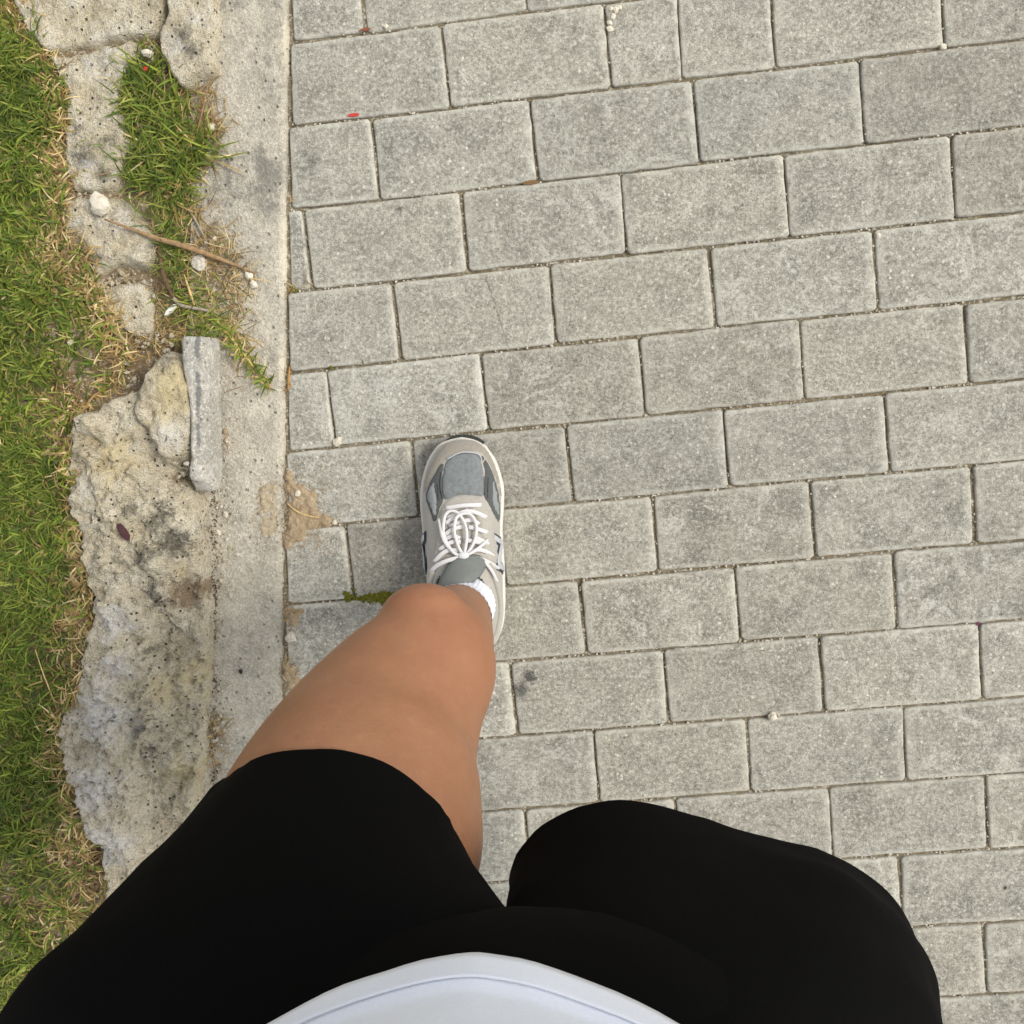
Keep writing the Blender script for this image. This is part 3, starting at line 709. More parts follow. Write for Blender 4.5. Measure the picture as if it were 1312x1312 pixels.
DRYSPOT = [(25, 15, 28, .95), (78, 200, 26, .9), (45, 190, 30, .35), (60, 330, 34, .7), (85, 345, 34, .65), (140, 395, 35, .75), (150, 470, 32, .75), (100, 500, 40, .65), (80, 560, 30, .4), (112, 660, 26, .95), (118, 720, 24, .95), (105, 795, 34, .95), (122, 850, 30, .95), (70, 850, 26, .5), (100, 1085, 40, .95), (135, 1140, 45, 1), (85, 1170, 50, .6), (85, 240, 20, .5), (30, 290, 20, .5)]
BROWNSPOT = [(132, 1120, 26, .85), (148, 1135, 20, .9), (85, 510, 36, .5), (80, 855, 20, .4), (95, 330, 18, .4), (62, 75, 20, .3)]
def blob(u, v, L): return max([w_ * math.exp(-((u - a) ** 2 + (v - b) ** 2) / (r * r)) for a, b, r, w_ in L])
LAWN_EDGE = [(22, -300), (24, 0), (34, 25), (46, 60), (66, 95), (78, 130), (72, 180), (82, 235), (66, 270), (70, 300), (104, 330), (118, 380), (140, 410), (158, 445), (150, 480), (112, 515), (96, 545), (92, 600), (104, 640), (118, 690), (112, 740), (116, 790), (124, 850), (98, 890), (76, 915), (84, 960), (96, 1030), (108, 1065), (120, 1100), (146, 1125), (160, 1160), (150, 1250), (130, 1500)]
def edge_u(v):
    for (a, b), (c, d) in zip(LAWN_EDGE, LAWN_EDGE[1:]):
        if b <= v <= d: return a + (c - a) * (v - b) / (d - b)
    return 60
def lawn_z(x, y): return .012 + .004 * fbm(x, y, 18, 2) if True else 0
B, D, Br = [], [], []
TN, AZ = [], []
def lawn_point(u, v, eu, tone, az):
    p = at(u, v, .015); near = sm(1 - (eu - u) / 26)
    if near > .6 and RNG.random() < .3: return
    clump = fbm(p.x, p.y, 16, 70)
    B.append((p.x, p.y, .010 + .006 * max(0, clump) + (.014 if u > 60 and v > 560 else .004)))
    D.append(min(1, .08 + .45 * near + blob(u, v, DRYSPOT) + .2 * max(0, -clump))); Br.append(min(1, .02 + blob(u, v, BROWNSPOT))); TN.append(tone); AZ.append(az)
for _ in range(640):                                                # little tufts, blades leaning outwards
    v0 = RNG.uniform(-60, 1400); e0_ = edge_u(v0); u0 = RNG.uniform(-40, e0_ + 4); tone = RNG.uniform(.55, 1.35)
    for _ in range(int(RNG.integers(14, 42))):
        a = RNG.uniform(0, 6.283); rr = abs(RNG.normal(0, 8)); lawn_point(u0 + rr * math.cos(a), v0 - rr * math.sin(a), edge_u(v0), tone, a)
for _ in range(8000):
    v = RNG.uniform(-60, 1400); eu = edge_u(v); u = RNG.uniform(-40, eu + 10)
    u += abs(RNG.normal(0, 5)) if u > eu - 15 else 0
    lawn_point(u, v, eu, RNG.uniform(.8, 1.1), RNG.uniform(0, 6.283))
for _ in range(1500):                                               # straw creeping over the stones
    v = RNG.uniform(-60, 1300); u = edge_u(v) + RNG.normal(4, 6); p = at(u, v, .02)
    B.append((p.x, p.y, .018 if v < 560 else .040)); D.append(.75); Br.append(.15); TN.append(RNG.uniform(.8, 1.2)); AZ.append(RNG.uniform(0, 6.283))
for _ in range(26000):                                              # the lawn goes on outside the picture
    v = RNG.uniform(-300, 1500); u = -40 - 1100 * RNG.random() ** 1.3
    p = at(u, v, .015); B.append((p.x, p.y, .012)); D.append(.15 + .5 * max(0, fbm(p.x, p.y, 9, 71))); Br.append(.05); TN.append(1); AZ.append(RNG.uniform(0, 6.283))
lawn = blades('lawn', np.array(B), np.array(D), np.array(Br), np.array(TN), np.array(AZ), .012, .034, (.0013, .0028))
tag(lawn, 'short green lawn grass with dry straw patches along the left side', 'grass', kind='stuff')

def patch_points(spots, n, z, seed):
    r = np.random.default_rng(seed); out = []; wts = np.array([s[4] for s in spots], float); wts /= wts.sum()
    for _ in range(n):
        u, v, su, sv, _w = spots[r.choice(len(spots), p=wts)]; p = at(u + r.normal(0, su), v + r.normal(0, sv), z); out.append((p.x, p.y, z + r.uniform(-.002, .004)))
    return np.array(out)
tuft = blades('grass_tuft', patch_points([(188, 110, 13, 22, 3), (178, 130, 10, 16, 2), (210, 150, 20, 22, 4), (208, 205, 24, 18, 5), (250, 195, 14, 14, 2), (185, 225, 14, 12, 1), (225, 235, 14, 14, 1.5)], 1500, .006, 1), np.full(1500, .20), np.full(1500, .05), RNG.uniform(.7, 1.2, 1500), None, .018, .050, (.0012, .0026), .8)
tag(tuft, 'bright green grass tuft growing in the gap between slab and kerb', 'grass tuft', kind='stuff')
tuft2 = blades('grass_tuft', patch_points([(222, 265, 13, 16, 2), (218, 295, 10, 18, 2), (232, 335, 9, 14, 1.5), (222, 320, 8, 20, 1), (250, 390, 20, 14, 2), (262, 425, 12, 8, 1.2)], 620, .004, 2), np.full(620, .30), None, None, None, .014, .034, (.0010, .0020))
tag(tuft2, 'thin green grass running under the long twig towards the coping', 'grass tuft', kind='stuff')
dryp = patch_points([(262, 140, 12, 22, 2), (268, 165, 7, 12, 1.5), (250, 290, 14, 28, 2), (275, 325, 16, 18, 2.5), (295, 360, 14, 18, 2), (300, 400, 10, 22, 1.5), (245, 360, 20, 20, 2), (210, 400, 18, 22, 2.5), (200, 430, 14, 12, 2), (175, 385, 14, 14, 1.2), (310, 450, 6, 18, .8), (222, 425, 16, 10, 1.5), (270, 955, 6, 18, .8), (278, 930, 6, 8, .4), (186, 60, 8, 12, .6), (140, 430, 14, 10, .8)], 1500, .004, 3)
dryg = blades('dry_straw', dryp, np.full(len(dryp), .93), np.full(len(dryp), .35), None, None, .012, .032, (.0007, .0015), 1.0, .35)
tag(dryg, 'tangled dry straw and thatch lying between the broken slabs and the kerb', 'dry grass', kind='stuff')
kj = blades('joint_straw', patch_points([(375, 785, 5, 10, 1), (372, 860, 5, 14, 1), (369, 487, 2, 8, .5), (372, 372, 4, 3, .4), (396, 364, 6, 2, .3), (376, 258, 3, 5, .3), (404, 668, 8, 2, .3)], 110, .0005, 5), np.full(110, 1.0), np.full(110, .3), None, None, .006, .016, (.0006, .0012), 1.0, .2)
tag(kj, 'bits of straw caught in the joint between kerb and pavers', 'dry grass', kind='stuff')

def stick(name, label, pts, r, m, cat='twig', seg=7, flat=.7):
    path = catmull([at(u, v, z) for u, v, z in pts], 5); n = len(path)
    rr = [r[0] + (r[1] - r[0]) * sm(i / n * 2.2) if i < n / 2 else r[1] + (r[2] - r[1]) * sm((i / n - .5) * 2) for i in range(n)]
    rr = [q * (1 + .18 * noise.noise(Vector((i * .7, r[1] * 999, 0)))) for i, q in enumerate(rr)]
    V, F = tube_data(path, rr, seg, flat); c = path[0].copy(); V = [v - c for v in V]
    o = mesh(name, V, F, m); o.location = c; return tag(o, label, cat)
stick('twig', 'long straight brown twig lying across the slab and thin grass', [(134, 281, .028), (165, 292, .026), (200, 305, .024), (235, 315, .022), (275, 329, .014), (310, 343, .006), (326, 350, .004)], (.0012, .0034, .0007), M_TWIG)
stick('stalk', 'dark brown dead stalk running down under the long twig', [(203, 310, .012), (206, 335, .013), (212, 360, .014), (224, 384, .012)], (.002, .0034, .0026), M_DARKTWIG, 'stalk')
stick('twig', 'curved grey stick bending to the right below the dark stalk', [(222, 382, .014), (232, 391, .014), (250, 395, .013), (270, 399, .010), (288, 406, .006)], (.0026, .0022, .0007), M_GREYTWIG)
stick('straw_stem', 'thin pale straw curving over the brown sand patch', [(368, 645, .003), (380, 655, .004), (395, 661, .004), (408, 663, .003)], (.0008, .0012, .0007), M_STRAW, 'straw')
stick('straw_stem', 'reddish dry stem standing beside the tuft in the dry grass', [(268, 100, .03), (262, 130, .026), (256, 155, .018), (250, 180, .01)], (.0006, .0011, .0009), M_TWIG, 'straw')
stick('straw_stem', 'thin pale stem leaning from the lower lawn', [(45, 832, .04), (55, 862, .042), (66, 890, .036), (74, 912, .03)], (.0006, .001, .0006), M_STRAW, 'straw')
stick('straw_stem', 'thin brown stem beside the twig on the bare soil', [(238, 262, .008), (252, 285, .008), (264, 308, .007)], (.0006, .0013, .0008), M_GREYTWIG, 'straw')
stick('straw_stem', 'yellow straw standing in the thin grass above the grey stick', [(236, 352, .012), (242, 370, .014), (249, 391, .014)], (.0008, .0016, .001), M_STRAW, 'straw')
stick('straw_stem', 'orange brown stem lodged in the kerb joint beside the sprig', [(371, 470, .001), (370, 484, .002), (369, 500, .001)], (.001, .0017, .0008), plain('orange_stem', srgb(168, 124, 70), .8), 'straw')

# sprig lying over the kerb strip
sp = empty('grass_sprig', at(278, 412, 0)); tag(sp, 'yellow grass sprig with green leaf tips fallen over the kerb strip', 'sprig')
path = catmull([at(278, 410, .010), at(292, 428, .012), (at(308, 448, .012)), at(325, 470, .010), at(346, 496, .006)], 6)
V, F = tube_data([p - sp.location for p in path], [.0016 - .0006 * i / len(path) for i in range(len(path))], 6); mesh('stem', V, F, plain('sprig_stem', srgb(206, 176, 96), .7), sp)
bs, dr = [], []
for i in range(190):
    t = RNG.random(); p = path[int(t * (len(path) - 1))] - sp.location; sgn = RNG.choice([-1, 1])
    bs.append((p.x + RNG.normal(0, .004), p.y + RNG.normal(0, .003), p.z)); dr.append(.35)
blades('leaf', np.array(bs), np.array(dr), None, None, None, .010, .022, (.0012, .0024), .8, parent=sp, flat=.6)['kind'] = 'stuff'


# ------------------------------------------------------------------ the person
def skin_material():
    M = Mat('skin', .46, .42); M.coords(rnd=False, world=True)
    c = M.ramp(M.noise(14, 4, .6), [(.3, srgb(143, 100, 71)), (.55, srgb(155, 111, 80)), (.75, srgb(165, 121, 88))])
    c = M.mix(M.rng(M.noise(420, 3, .7), .35, .5, .22, 0), c, srgb(150, 92, 62))
    c = M.mix(M.math('MULTIPLY', M.attr('ruddy'), M.rng(M.noise(45, 4, .6), .25, .7, .45, 1)), c, srgb(154, 97, 68))
    c = M.mix(M.rng(M.noise(75, 5, .75), .40, .62, .14, 0), c, srgb(138, 86, 60))
    c = M.mix(M.rng(M.noise(120, 4, .7), .52, .7, 0, .12), c, srgb(186, 140, 106))
    v = M.vor(38); sep = M.node('SeparateColor'); M.put(sep.inputs[0], v.outputs['Color'])
    c = M.mix(M.math('MULTIPLY', M.rng(v.outputs['Distance'], .03, .05, .6, 0), M.rng(sep.outputs[0], .9, .92)), c, srgb(120, 70, 48))
    M.b.inputs['Subsurface Weight'].default_value = .12; M.b.inputs['Subsurface Radius'].default_value = (.012, .005, .003); M.b.inputs['Subsurface Scale'].default_value = .35
    h = M.math('ADD', M.math('ADD', M.noise(420, 3, .7), M.noise(1500, 2, .6)), M.math('MULTIPLY', M.noise(60, 3, .6), 2.0))
    return M.fin(c, h, .4, .0009)
M_SKIN = skin_material()
def cloth(name, col, rough, bscale, var=.1, bump=.3, spec=.2, sheen=0):
    M = Mat(name, rough, spec); M.coords(rnd=False, world=True)
    d = tuple(x * (1 - var) for x in col[:3]) + (1,); l = tuple(min(1, x * (1 + var)) for x in col[:3]) + (1,)
    c = M.ramp(M.noise(bscale * .4, 4, .7), [(.3, d), (.7, l)])
    if sheen: M.b.inputs['Sheen Weight'].default_value = sheen; M.b.inputs['Sheen Roughness'].default_value = .5
    return M.fin(c, M.noise(bscale, 2, .7), bump, .0005)
M_SHORTS = cloth('black_cotton', (.0024, .0023, .0022, 1), .9, 1400, .15, .3, .06)
M_SHIRT = cloth('white_cotton', (.80, .83, .90, 1), .9, 1600, .03, .25, .15, .15)
M_SOCK = cloth('white_sock', (.78, .80, .86, 1), .9, 1500, .04, .3, .1)
M_SUEDE = cloth('beige_suede', srgb(162, 157, 147), .95, 900, .12, .5, .1, .2)
M_TAUPE = cloth('taupe_suede', srgb(143, 137, 125), .95, 900, .12, .5, .1, .2)
M_DKGREY = cloth('dark_grey_suede', srgb(84, 86, 84), .9, 900, .12, .5, .12, .1)
M_MESH = cloth('grey_shoe_mesh', srgb(116, 120, 119), .8, 480, .22, 1.0, .2)
M_LTMESH = cloth('light_grey_mesh', srgb(134, 138, 137), .8, 1100, .14, .8, .2)
M_TONGUE = cloth('grey_tongue', srgb(110, 113, 108), .85, 1200, .1, .5, .2)
M_NAVY = cloth('dark_trim', srgb(48, 54, 62), .6, 900, .1, .2, .3)
M_SILVER = cloth('silver_trim', srgb(176, 178, 180), .45, 900, .08, .2, .5)
M_LACE = cloth('white_lace', srgb(208, 205, 203), .9, 2200, .05, .6, .15)
M_MID = cloth('white_foam', srgb(204, 199, 186), .6, 700, .05, .2, .3)
M_OUT = cloth('dark_rubber', srgb(52, 54, 52), .8, 700, .2, .5, .25)
M_LINING = cloth('white_lining', srgb(206, 204, 206), .9, 1000, .08, .6, .1)
M_HAIR = cloth('brown_hair', srgb(70, 48, 34), .6, 500, .3, .8, .3)

def loft(rings, cap=True):
    V, F = [], []; n = len(rings[0])
    for r in rings: V += r
    for i in range(len(rings) - 1):
        for k in range(n): F.append((i * n + k, i * n + (k + 1) % n, (i + 1) * n + (k + 1) % n, (i + 1) * n + k))
    if cap: F.append(tuple(range(n - 1, -1, -1))); F.append(tuple((len(rings) - 1) * n + k for k in range(n)))
    return V, F
def limb(stations, n=28, sub=5):
    """smooth limb through (centre, side radius, front radius)"""
    C = catmull([s[0] for s in stations], sub); Rr = catmull([Vector((s[1], s[2], 0)) for s in stations], sub)
    rings = []
    for i, c in enumerate(C):
        t = (C[min(len(C) - 1, i + 1)] - C[max(0, i - 1)]).normalized()
        s = Vector((1, 0, 0)) - t * t.x
        if s.length < .3: s = Vector((0, 1, 0)) - t * t.y
        s.normalize(); f = t.cross(s)
        rings.append([c + s * (math.cos(2 * math.pi * k / n) * Rr[i].x) + f * (math.sin(2 * math.pi * k / n) * Rr[i].y) for k in range(n)])
    return loft(rings)
def ball(c, r, s=(1, 1, 1), rot=None):
    bm = bmesh.new(); bmesh.ops.create_icosphere(bm, subdivisions=3, radius=1)
    V = [Vector((v.co.x * s[0], v.co.y * s[1], v.co.z * s[2])) * r for v in bm.verts]
    if rot: V = [rot @ v for v in V]
    F = [tuple(x.index for x in f.verts) for f in bm.faces]; bm.free()
    return [v + Vector(c) for v in V], F
def fuse(pieces, voxel, smooth_it, factor=.5):
    """one continuous surface from overlapping closed pieces"""
    V, F = [], []
    for v, f in pieces: o = len(V); V += [tuple(p) for p in v]; F += [tuple(i + o for i in q) for q in f]
    me = bpy.data.meshes.new('fuse'); me.from_pydata(V, [], F)
    bm = bmesh.new(); bm.from_mesh(me); 
    bmesh.ops.recalc_face_normals(bm, faces=bm.faces); bm.to_mesh(me); bm.free()
    o = bpy.data.objects.new('fuse', me); COL.objects.link(o)
    m = o.modifiers.new('r', 'REMESH'); m.mode = 'VOXEL'; m.voxel_size = voxel
    q = o.modifiers.new('s', 'SMOOTH'); q.iterations = smooth_it; q.factor = factor
    dg = bpy.context.evaluated_depsgraph_get(); out = bpy.data.meshes.new_from_object(o.evaluated_get(dg))
    bpy.data.objects.remove(o); bpy.data.meshes.remove(me)
    return out

FOOT = at(606, 770, 0)
person = empty('person', FOOT); inv = Matrix.Translation(-FOOT)
tag(person, 'walking person seen from above in white shirt, black shorts and grey sneaker', 'person')
def on_person(name, me, m, parent=person):
    o = link(name, me, m, parent); o.matrix_parent_inverse = inv if parent is person else Matrix.Identity(4)
    return o

MX = -.035                                              # the body's midline
KNEE = at(548, 842, .47); ANK = at(600, 778, .09)
left_leg = [(Vector((-.125, -.365, .79)), .085, .085), (at(428, 1140, .655), .084, .082), (at(444, 1078, .622), .0925, .090), (at(461, 1020, .59), .0875, .087),
            (at(483, 958, .55), .0775, .078), (at(515, 899, .515), .0668, .068), (at(544, 858, .487), .0585, .0595), (KNEE + Vector((0, -.002, -.010)), .0525, .054),
            (KNEE.lerp(ANK, .17) + Vector((.004, -.014, 0)), .042, .046), (KNEE.lerp(ANK, .36) + Vector((.004, -.014, 0)), .042, .048), (KNEE.lerp(ANK, .62), .038, .040), (KNEE.lerp(ANK, .88), .029, .031), (ANK, .030, .034), (ANK + Vector((.002, -.004, -.05)), .028, .034)]
RK, RA = Vector((.125, -.475, .43)), Vector((.132, -.79, .235))
right_leg = [(Vector((.055, -.37, .79)), .085, .085), (Vector((.085, -.40, .64)), .078, .078), (Vector((.11, -.435, .52)), .068, .070), (RK, .054, .056),
             (RK.lerp(RA, .2), .048, .052), (RK.lerp(RA, .38) + Vector((0, 0, .006)), .047, .052), (RK.lerp(RA, .65), .037, .040), (RK.lerp(RA, .9), .029, .031), (RA, .030, .034)]
TY0 = -.350
torso = [(Vector((MX, TY0 - .03, .70)), .10, .06), (Vector((MX, TY0 - .02, .76)), .155, .085), (Vector((MX, TY0 - .01, .84)), .155, .095), (Vector((MX, TY0 + .005, .92)), .140, .098), (Vector((MX, TY0, .99)), .122, .092),
         (Vector((MX, TY0, 1.10)), .138, .105), (Vector((MX, TY0, 1.18)), .152, .098), (Vector((MX, TY0 - .005, 1.235)), .14, .07), (Vector((MX, TY0 - .005, 1.265)), .075, .055), (Vector((MX, TY0 + .01, 1.30)), .052, .054), (Vector((MX, TY0 + .035, 1.36)), .050, .055)]
HEAD = Vector((MX, TY0 + .065, 1.445))
hrot = Matrix.Rotation(R(-38), 3, 'X')
pieces = [limb(left_leg), limb(right_leg), limb(torso)]
pieces.append(ball(HEAD, .1, (.74, .92, 1.12), hrot))
pieces.append(ball(HEAD + hrot @ Vector((0, .035, -.055)), .06, (.85, .85, .95), hrot))                          # jaw
pieces.append(ball(HEAD + hrot @ Vector((0, .098, -.022)), .016, (.8, 1.1, 1.5), hrot))                          # nose
pieces.append(ball(HEAD + hrot @ Vector((0, .082, -.066)), .018, (1.3, .7, .6), hrot))                           # lips
for s in (-1, 1):
    pieces.append(ball(HEAD + hrot @ Vector((s * .076, -.005, -.01)), .026, (.35, .7, 1.1), hrot))               # ear
    sh, el, wr = Vector((MX + s * .160, TY0 - .01, 1.205)), Vector((MX + s * .235, TY0 + .10, 1.055)), Vector((s * .062, -.075, 1.285))
    pieces.append(limb([(sh - Vector((s * .05, 0, 0)), .042, .042), (sh, .042, .044), (sh.lerp(el, .5), .040, .043), (el, .034, .036), (el.lerp(wr, .3), .036, .037), (el.lerp(wr, .75), .026, .025), (wr, .022, .02)], 20))
    d = (Vector((s * .03, .0, 1.30)) - wr).normalized(); side = d.cross(Vector((0, 0, 1))).normalized(); up = side.cross(d)
    palm = wr + d * .045
    pieces.append(limb([(wr, .022, .018), (wr + d * .03, .036, .015), (wr + d * .075, .040, .014), (wr + d * .088, .036, .012)], 18, 3))
    for q, (off, ln) in enumerate(((-.030, .060), (-.011, .072), (.010, .068), (.029, .054))):
        a = wr + d * .078 + side * off; b = a + d * ln * .45 + up * .006; c2 = b + d * ln * .25 - up * ln * .22; e2 = c2 - up * ln * .25
        pieces.append((lambda P: tube_data(P, [.0088] * (len(P) - 1) + [.006], 10))(catmull([a - d * .02, a, b, c2, e2], 3)))
    a = wr + d * .03 + side * (-s * .026); pieces.append((lambda P: tube_data(P, [.011] * (len(P) - 2) + [.009, .006], 10))(catmull([a, a + side * (-s * .022) + d * .022, a + side * (-s * .028) + d * .05], 4)))
# knee cap, shin bone, foot inside the shoe
pieces.append(ball(KNEE + Vector((-.001, .036, .010)), .034, (1.05, .80, 1.1)))
pieces.append(ball(at(591, 882, .47), .030, (.8, 1.0, 1.2)))                                                   # inner side of the knee
toe_in = at(592, 600, .035)
pieces.append(limb([(ANK + Vector((.002, -.02, -.045)), .026, .026), (ANK + Vector((0, .03, -.045)), .030, .030), (ANK.lerp(toe_in, .6) + Vector((0, 0, -.018)), .036, .018), (toe_in + Vector((0, 0, -.004)), .034, .010)], 18, 4))
bme = fuse(pieces, .0048, 10, .5)
body = on_person('body', bme, M_SKIN)
rud = []
for v in bme.vertices:
    d = (v.co - (KNEE + Vector((.0, .02, .0)))).length; rud.append(.9 * math.exp(-(d / .062) ** 2) + .12)
attr(body, 'ruddy', rud)
hair_p = [ball(HEAD + hrot @ Vector((0, -.018, .018)), .1, (.80, .88, 1.08), hrot), ball(HEAD + hrot @ Vector((0, -.12, .03)), .035), limb([(HEAD + hrot @ Vector((0, -.11, .03)), .028, .028), (HEAD + Vector((0, -.16, .0)), .032, .03), (HEAD + Vector((0, -.17, -.10)), .028, .026), (HEAD + Vector((0, -.165, -.19)), .008, .008)], 14)]
on_person('hair', fuse(hair_p, .006, 4), M_HAIR)

# shorts
def resample(pts, n=36):
    P = catmull(pts, 8, True); L = [0]
    for a, b in zip(P, P[1:] + P[:1]): L.append(L[-1] + (b - a).length)
    out = []; j = 0
    for k in range(n):
        t = L[-1] * k / n
        while L[j + 1] < t: j += 1
        a, b = P[j], P[(j + 1) % len(P)]; out.append(a + (b - a) * ((t - L[j]) / max(1e-9, L[j + 1] - L[j])))
    return out
def ring4(L, Rr, Fr, back=1.0):
    c = (L + Rr) / 2; a = (Rr - L) / 2; b = Fr - c; b = b - a * (b.dot(a) / a.dot(a)) * 0
    pts = []
    for k in range(16):
        th = 2 * math.pi * k / 16
        pts.append(c - a * math.cos(th) + b * (math.sin(th) * (1 if math.sin(th) > 0 else back)))
    return resample(pts), c
BB = BVHTree.FromPolygons([v.co.copy() for v in bme.vertices], [tuple(p.vertices) for p in bme.polygons])
def on_body(u, v, lift, z0=.6):
    d = (CAM_R @ Vector(((u - HALF) / FPX, -(v - HALF) / FPX, -1))).normalized(); h = BB.ray_cast(ORG, d)
    if h[0] is None or h[0].z < .5:
        p = at(u, v, z0); h = BB.find_nearest(p); return p if (p - h[0]).length > lift else h[0] + h[1] * lift
    return h[0] + (h[1] - d * .4).normalized() * lift
ORG = Vector((0, 0, CAM_H))
hem = [at(250, 1036, .61)] + [on_body(u, v, .0025) for u, v in ((282, 1002), (313, 983))] + [on_body(u, v, .005) for u, v in ((350, 969), (386, 964.5), (423, 964), (460, 970), (496, 985), (533, 1011), (569, 1046))] + [at(592, 1080, .615), at(606, 1114, .60)]
c0 = (hem[0] + hem[-1]) / 2; fr = hem[5] - c0
hb = [c0 + (hem[-1] - c0) * .75 - fr * .75, c0 - fr * 1.15, c0 + (hem[0] - c0) * .75 - fr * .75]
r0 = resample(hem + hb)
r1, c1 = ring4(at(130, 1200, .685), at(618, 1174, .655), on_body(400, 1070, .022), 1.05)
r2, c2 = ring4(at(-14, 1346, .755), Vector((-.01, -.345, .725)), Vector((-.135, -.245, .785)), 1.1)
r3 = [Vector((MX - .075, TY0 - .01, .86)) + Vector((math.cos(math.pi + 2 * math.pi * k / 36) * .08, -math.sin(math.pi + 2 * math.pi * k / 36) * .088, 0)) for k in range(36)]
def lerp_ring(a, b, t): return [p.lerp(q, t) for p, q in zip(a, b)]
left_t = loft([r0, lerp_ring(r0, r1, .06), lerp_ring(r0, r1, .5), r1, lerp_ring(r1, r2, .5), r2, lerp_ring(r2, r3, .5), r3], False)
zr = .605
front = [(656, 1139), (658, 1112), (676, 1077), (700, 1052), (738, 1034), (786, 1026), (830, 1030), (925, 1055), (1034, 1087), (1092, 1110), (1148, 1160), (1166, 1200)]
back = [at(1150, 1300, zr), at(1050, 1380, zr), at(900, 1400, zr), at(760, 1340, zr), at(680, 1220, zr)]
q0 = resample([at(u, v, zr + .012 * math.sin(math.pi * i / 11)) for i, (u, v) in enumerate(front)] + back)
cc = sum(q0, Vector()) / 36
q1 = [Vector((0, 0, 0)) for _ in range(36)]
front1 = [(648, 1166), (655, 1150), (690, 1120), (740, 1095), (800, 1085), (880, 1090), (980, 1105), (1060, 1120), (1110, 1140), (1160, 1185), (1184, 1235), (1196, 1275)]
q1 = resample([at(u, v, .675) for u, v in front1] + [at(1170, 1390, .675), at(1060, 1470, .675), at(900, 1490, .675), at(760, 1420, .675), at(670, 1290, .675)])
q2 = resample([at(640, 1240, .74), at(700, 1210, .76), at(800, 1195, .775), at(920, 1200, .775), at(1040, 1215, .765), at(1130, 1250, .755), at(1195, 1310, .745), at(1200, 1420, .745), at(1120, 1540, .745), at(960, 1600, .745), at(800, 1560, .745), at(680, 1420, .745)])
q3 = [Vector((MX + .075, TY0 - .01, .86)) + Vector((math.cos(math.pi + 2 * math.pi * k / 36) * .08, -math.sin(math.pi + 2 * math.pi * k / 36) * .088, 0)) for k in range(36)]
right_t = loft([q0, lerp_ring(q0, q1, .06), lerp_ring(q0, q1, .5), q1, lerp_ring(q1, q2, .5), q2, lerp_ring(q2, q3, .5), q3], False)
def ell(cy, z, rx, ry, p=2.0, n=40):
    out = []
    for k in range(n):
        a = 2 * math.pi * k / n; c, s = math.cos(a), math.sin(a)
        out.append(Vector((MX + rx * math.copysign(abs(c) ** (2 / p), c), cy + ry * math.copysign(abs(s) ** (2 / p), s), z)))
    return out
pel = loft([ell(TY0 - .01, .665, .05, .035), ell(TY0 - .010, .69, .13, .045), ell(TY0 - .010, .74, .20, .086), ell(TY0 - .010, .80, .200, .106), ell(TY0 - .006, .875, .158, .100, 1.7), ell(TY0 - .005, .95, .138, .094, 1.8)])
V, F = [], []
for v, f in (left_t, right_t, pel): o = len(V); V += [tuple(p) for p in v]; F += [tuple(i + o for i in q) for q in f]
sme = bpy.data.meshes.new('shorts'); sme.from_pydata(V, [], F); sme.update()
bm = bmesh.new(); bm.from_mesh(sme); bmesh.ops.recalc_face_normals(bm, faces=bm.faces)
bmesh.ops.subdivide_edges(bm, edges=bm.edges, cuts=2, use_grid_fill=True, smooth=.6); bm.normal_update()
for v in bm.verts:                                                        # soft creases of the cloth
    p = v.co
    v.co = p + v.normal * (.0022 * noise.noise(Vector((p.x * 9 + p.y * 6, p.y * 20, p.z * 7))) + .0024 * (.4 - abs(noise.noise(Vector((p.x * 14 - p.y * 12, p.y * 30 + p.x * 10, p.z * 9))))) + .0008 * noise.noise(p * 50) + sm((p.x - .0) / .05) * .0055 * (.35 - abs(noise.noise(Vector((p.x * 11 + p.y * 13, p.y * 5 - p.x * 4, p.z * 6))))))
bm.to_mesh(sme); bm.free()
sho = on_person('shorts', sme, M_SHORTS)
md = sho.modifiers.new('cloth', 'SOLIDIFY'); md.thickness = .0022; md.offset = -1

# shirt: front of the hem shows at the bottom of the picture
def shirt_ring(z, rx, ry, cy, p):
    out = []
    for k in range(120):
        a = 2 * math.pi * k / 120; c, s = math.cos(a), math.sin(a); e = p if s > 0 else 2.0
        out.append(Vector((MX - .001 + rx * math.copysign(abs(c) ** (2 / e), c), cy + ry * math.copysign(abs(s) ** (2 / e), s), z + .010 * abs(c) ** 2)))
    return out
SH = [(.868, .176, .1285, TY0 - .006, 1.55), (.895, .176, .1300, TY0 - .006, 1.58), (.93, .172, .130, TY0, 1.7), (1.0, .160, .122, TY0, 1.9), (1.10, .158, .122, TY0, 2), (1.18, .178, .116, TY0, 2), (1.235, .172, .090, TY0 - .005, 2), (1.264, .105, .066, TY0 - .003, 2), (1.272, .074, .060, TY0 + .002, 2)]
rings = []
for a, b in zip(SH, SH[1:]):
    m_ = max(2, int((b[0] - a[0]) / .004))
    for j in range(m_): rings.append(shirt_ring(*[a[i] + (b[i] - a[i]) * j / m_ for i in range(5)]))
rings.append(shirt_ring(*SH[-1]))
V, F = loft(rings, False)
me = bpy.data.meshes.new('shirt'); me.from_pydata([tuple(v) for v in V], [], F); me.update()
for v in me.vertices:
    p = v.co; z = p.z - .010 * min(1, ((p.x - MX) / .176) ** 2); n = Vector((p.x - MX, (p.y - TY0) * 1.6, 0)).normalized()
    d = .0013 * noise.noise(Vector((p.x * 30, p.y * 30, p.z * 9))) + .0005 * noise.noise(p * 60)
    d += .0026 * sm((.8905 - z) / .0022) - .0012 * math.exp(-((z - .8895) / .0008) ** 2)
    v.co = p + n * d
shirt = on_person('shirt', me, M_SHIRT)
md = shirt.modifiers.new('cloth', 'SOLIDIFY'); md.thickness = .0018; md.offset = -1
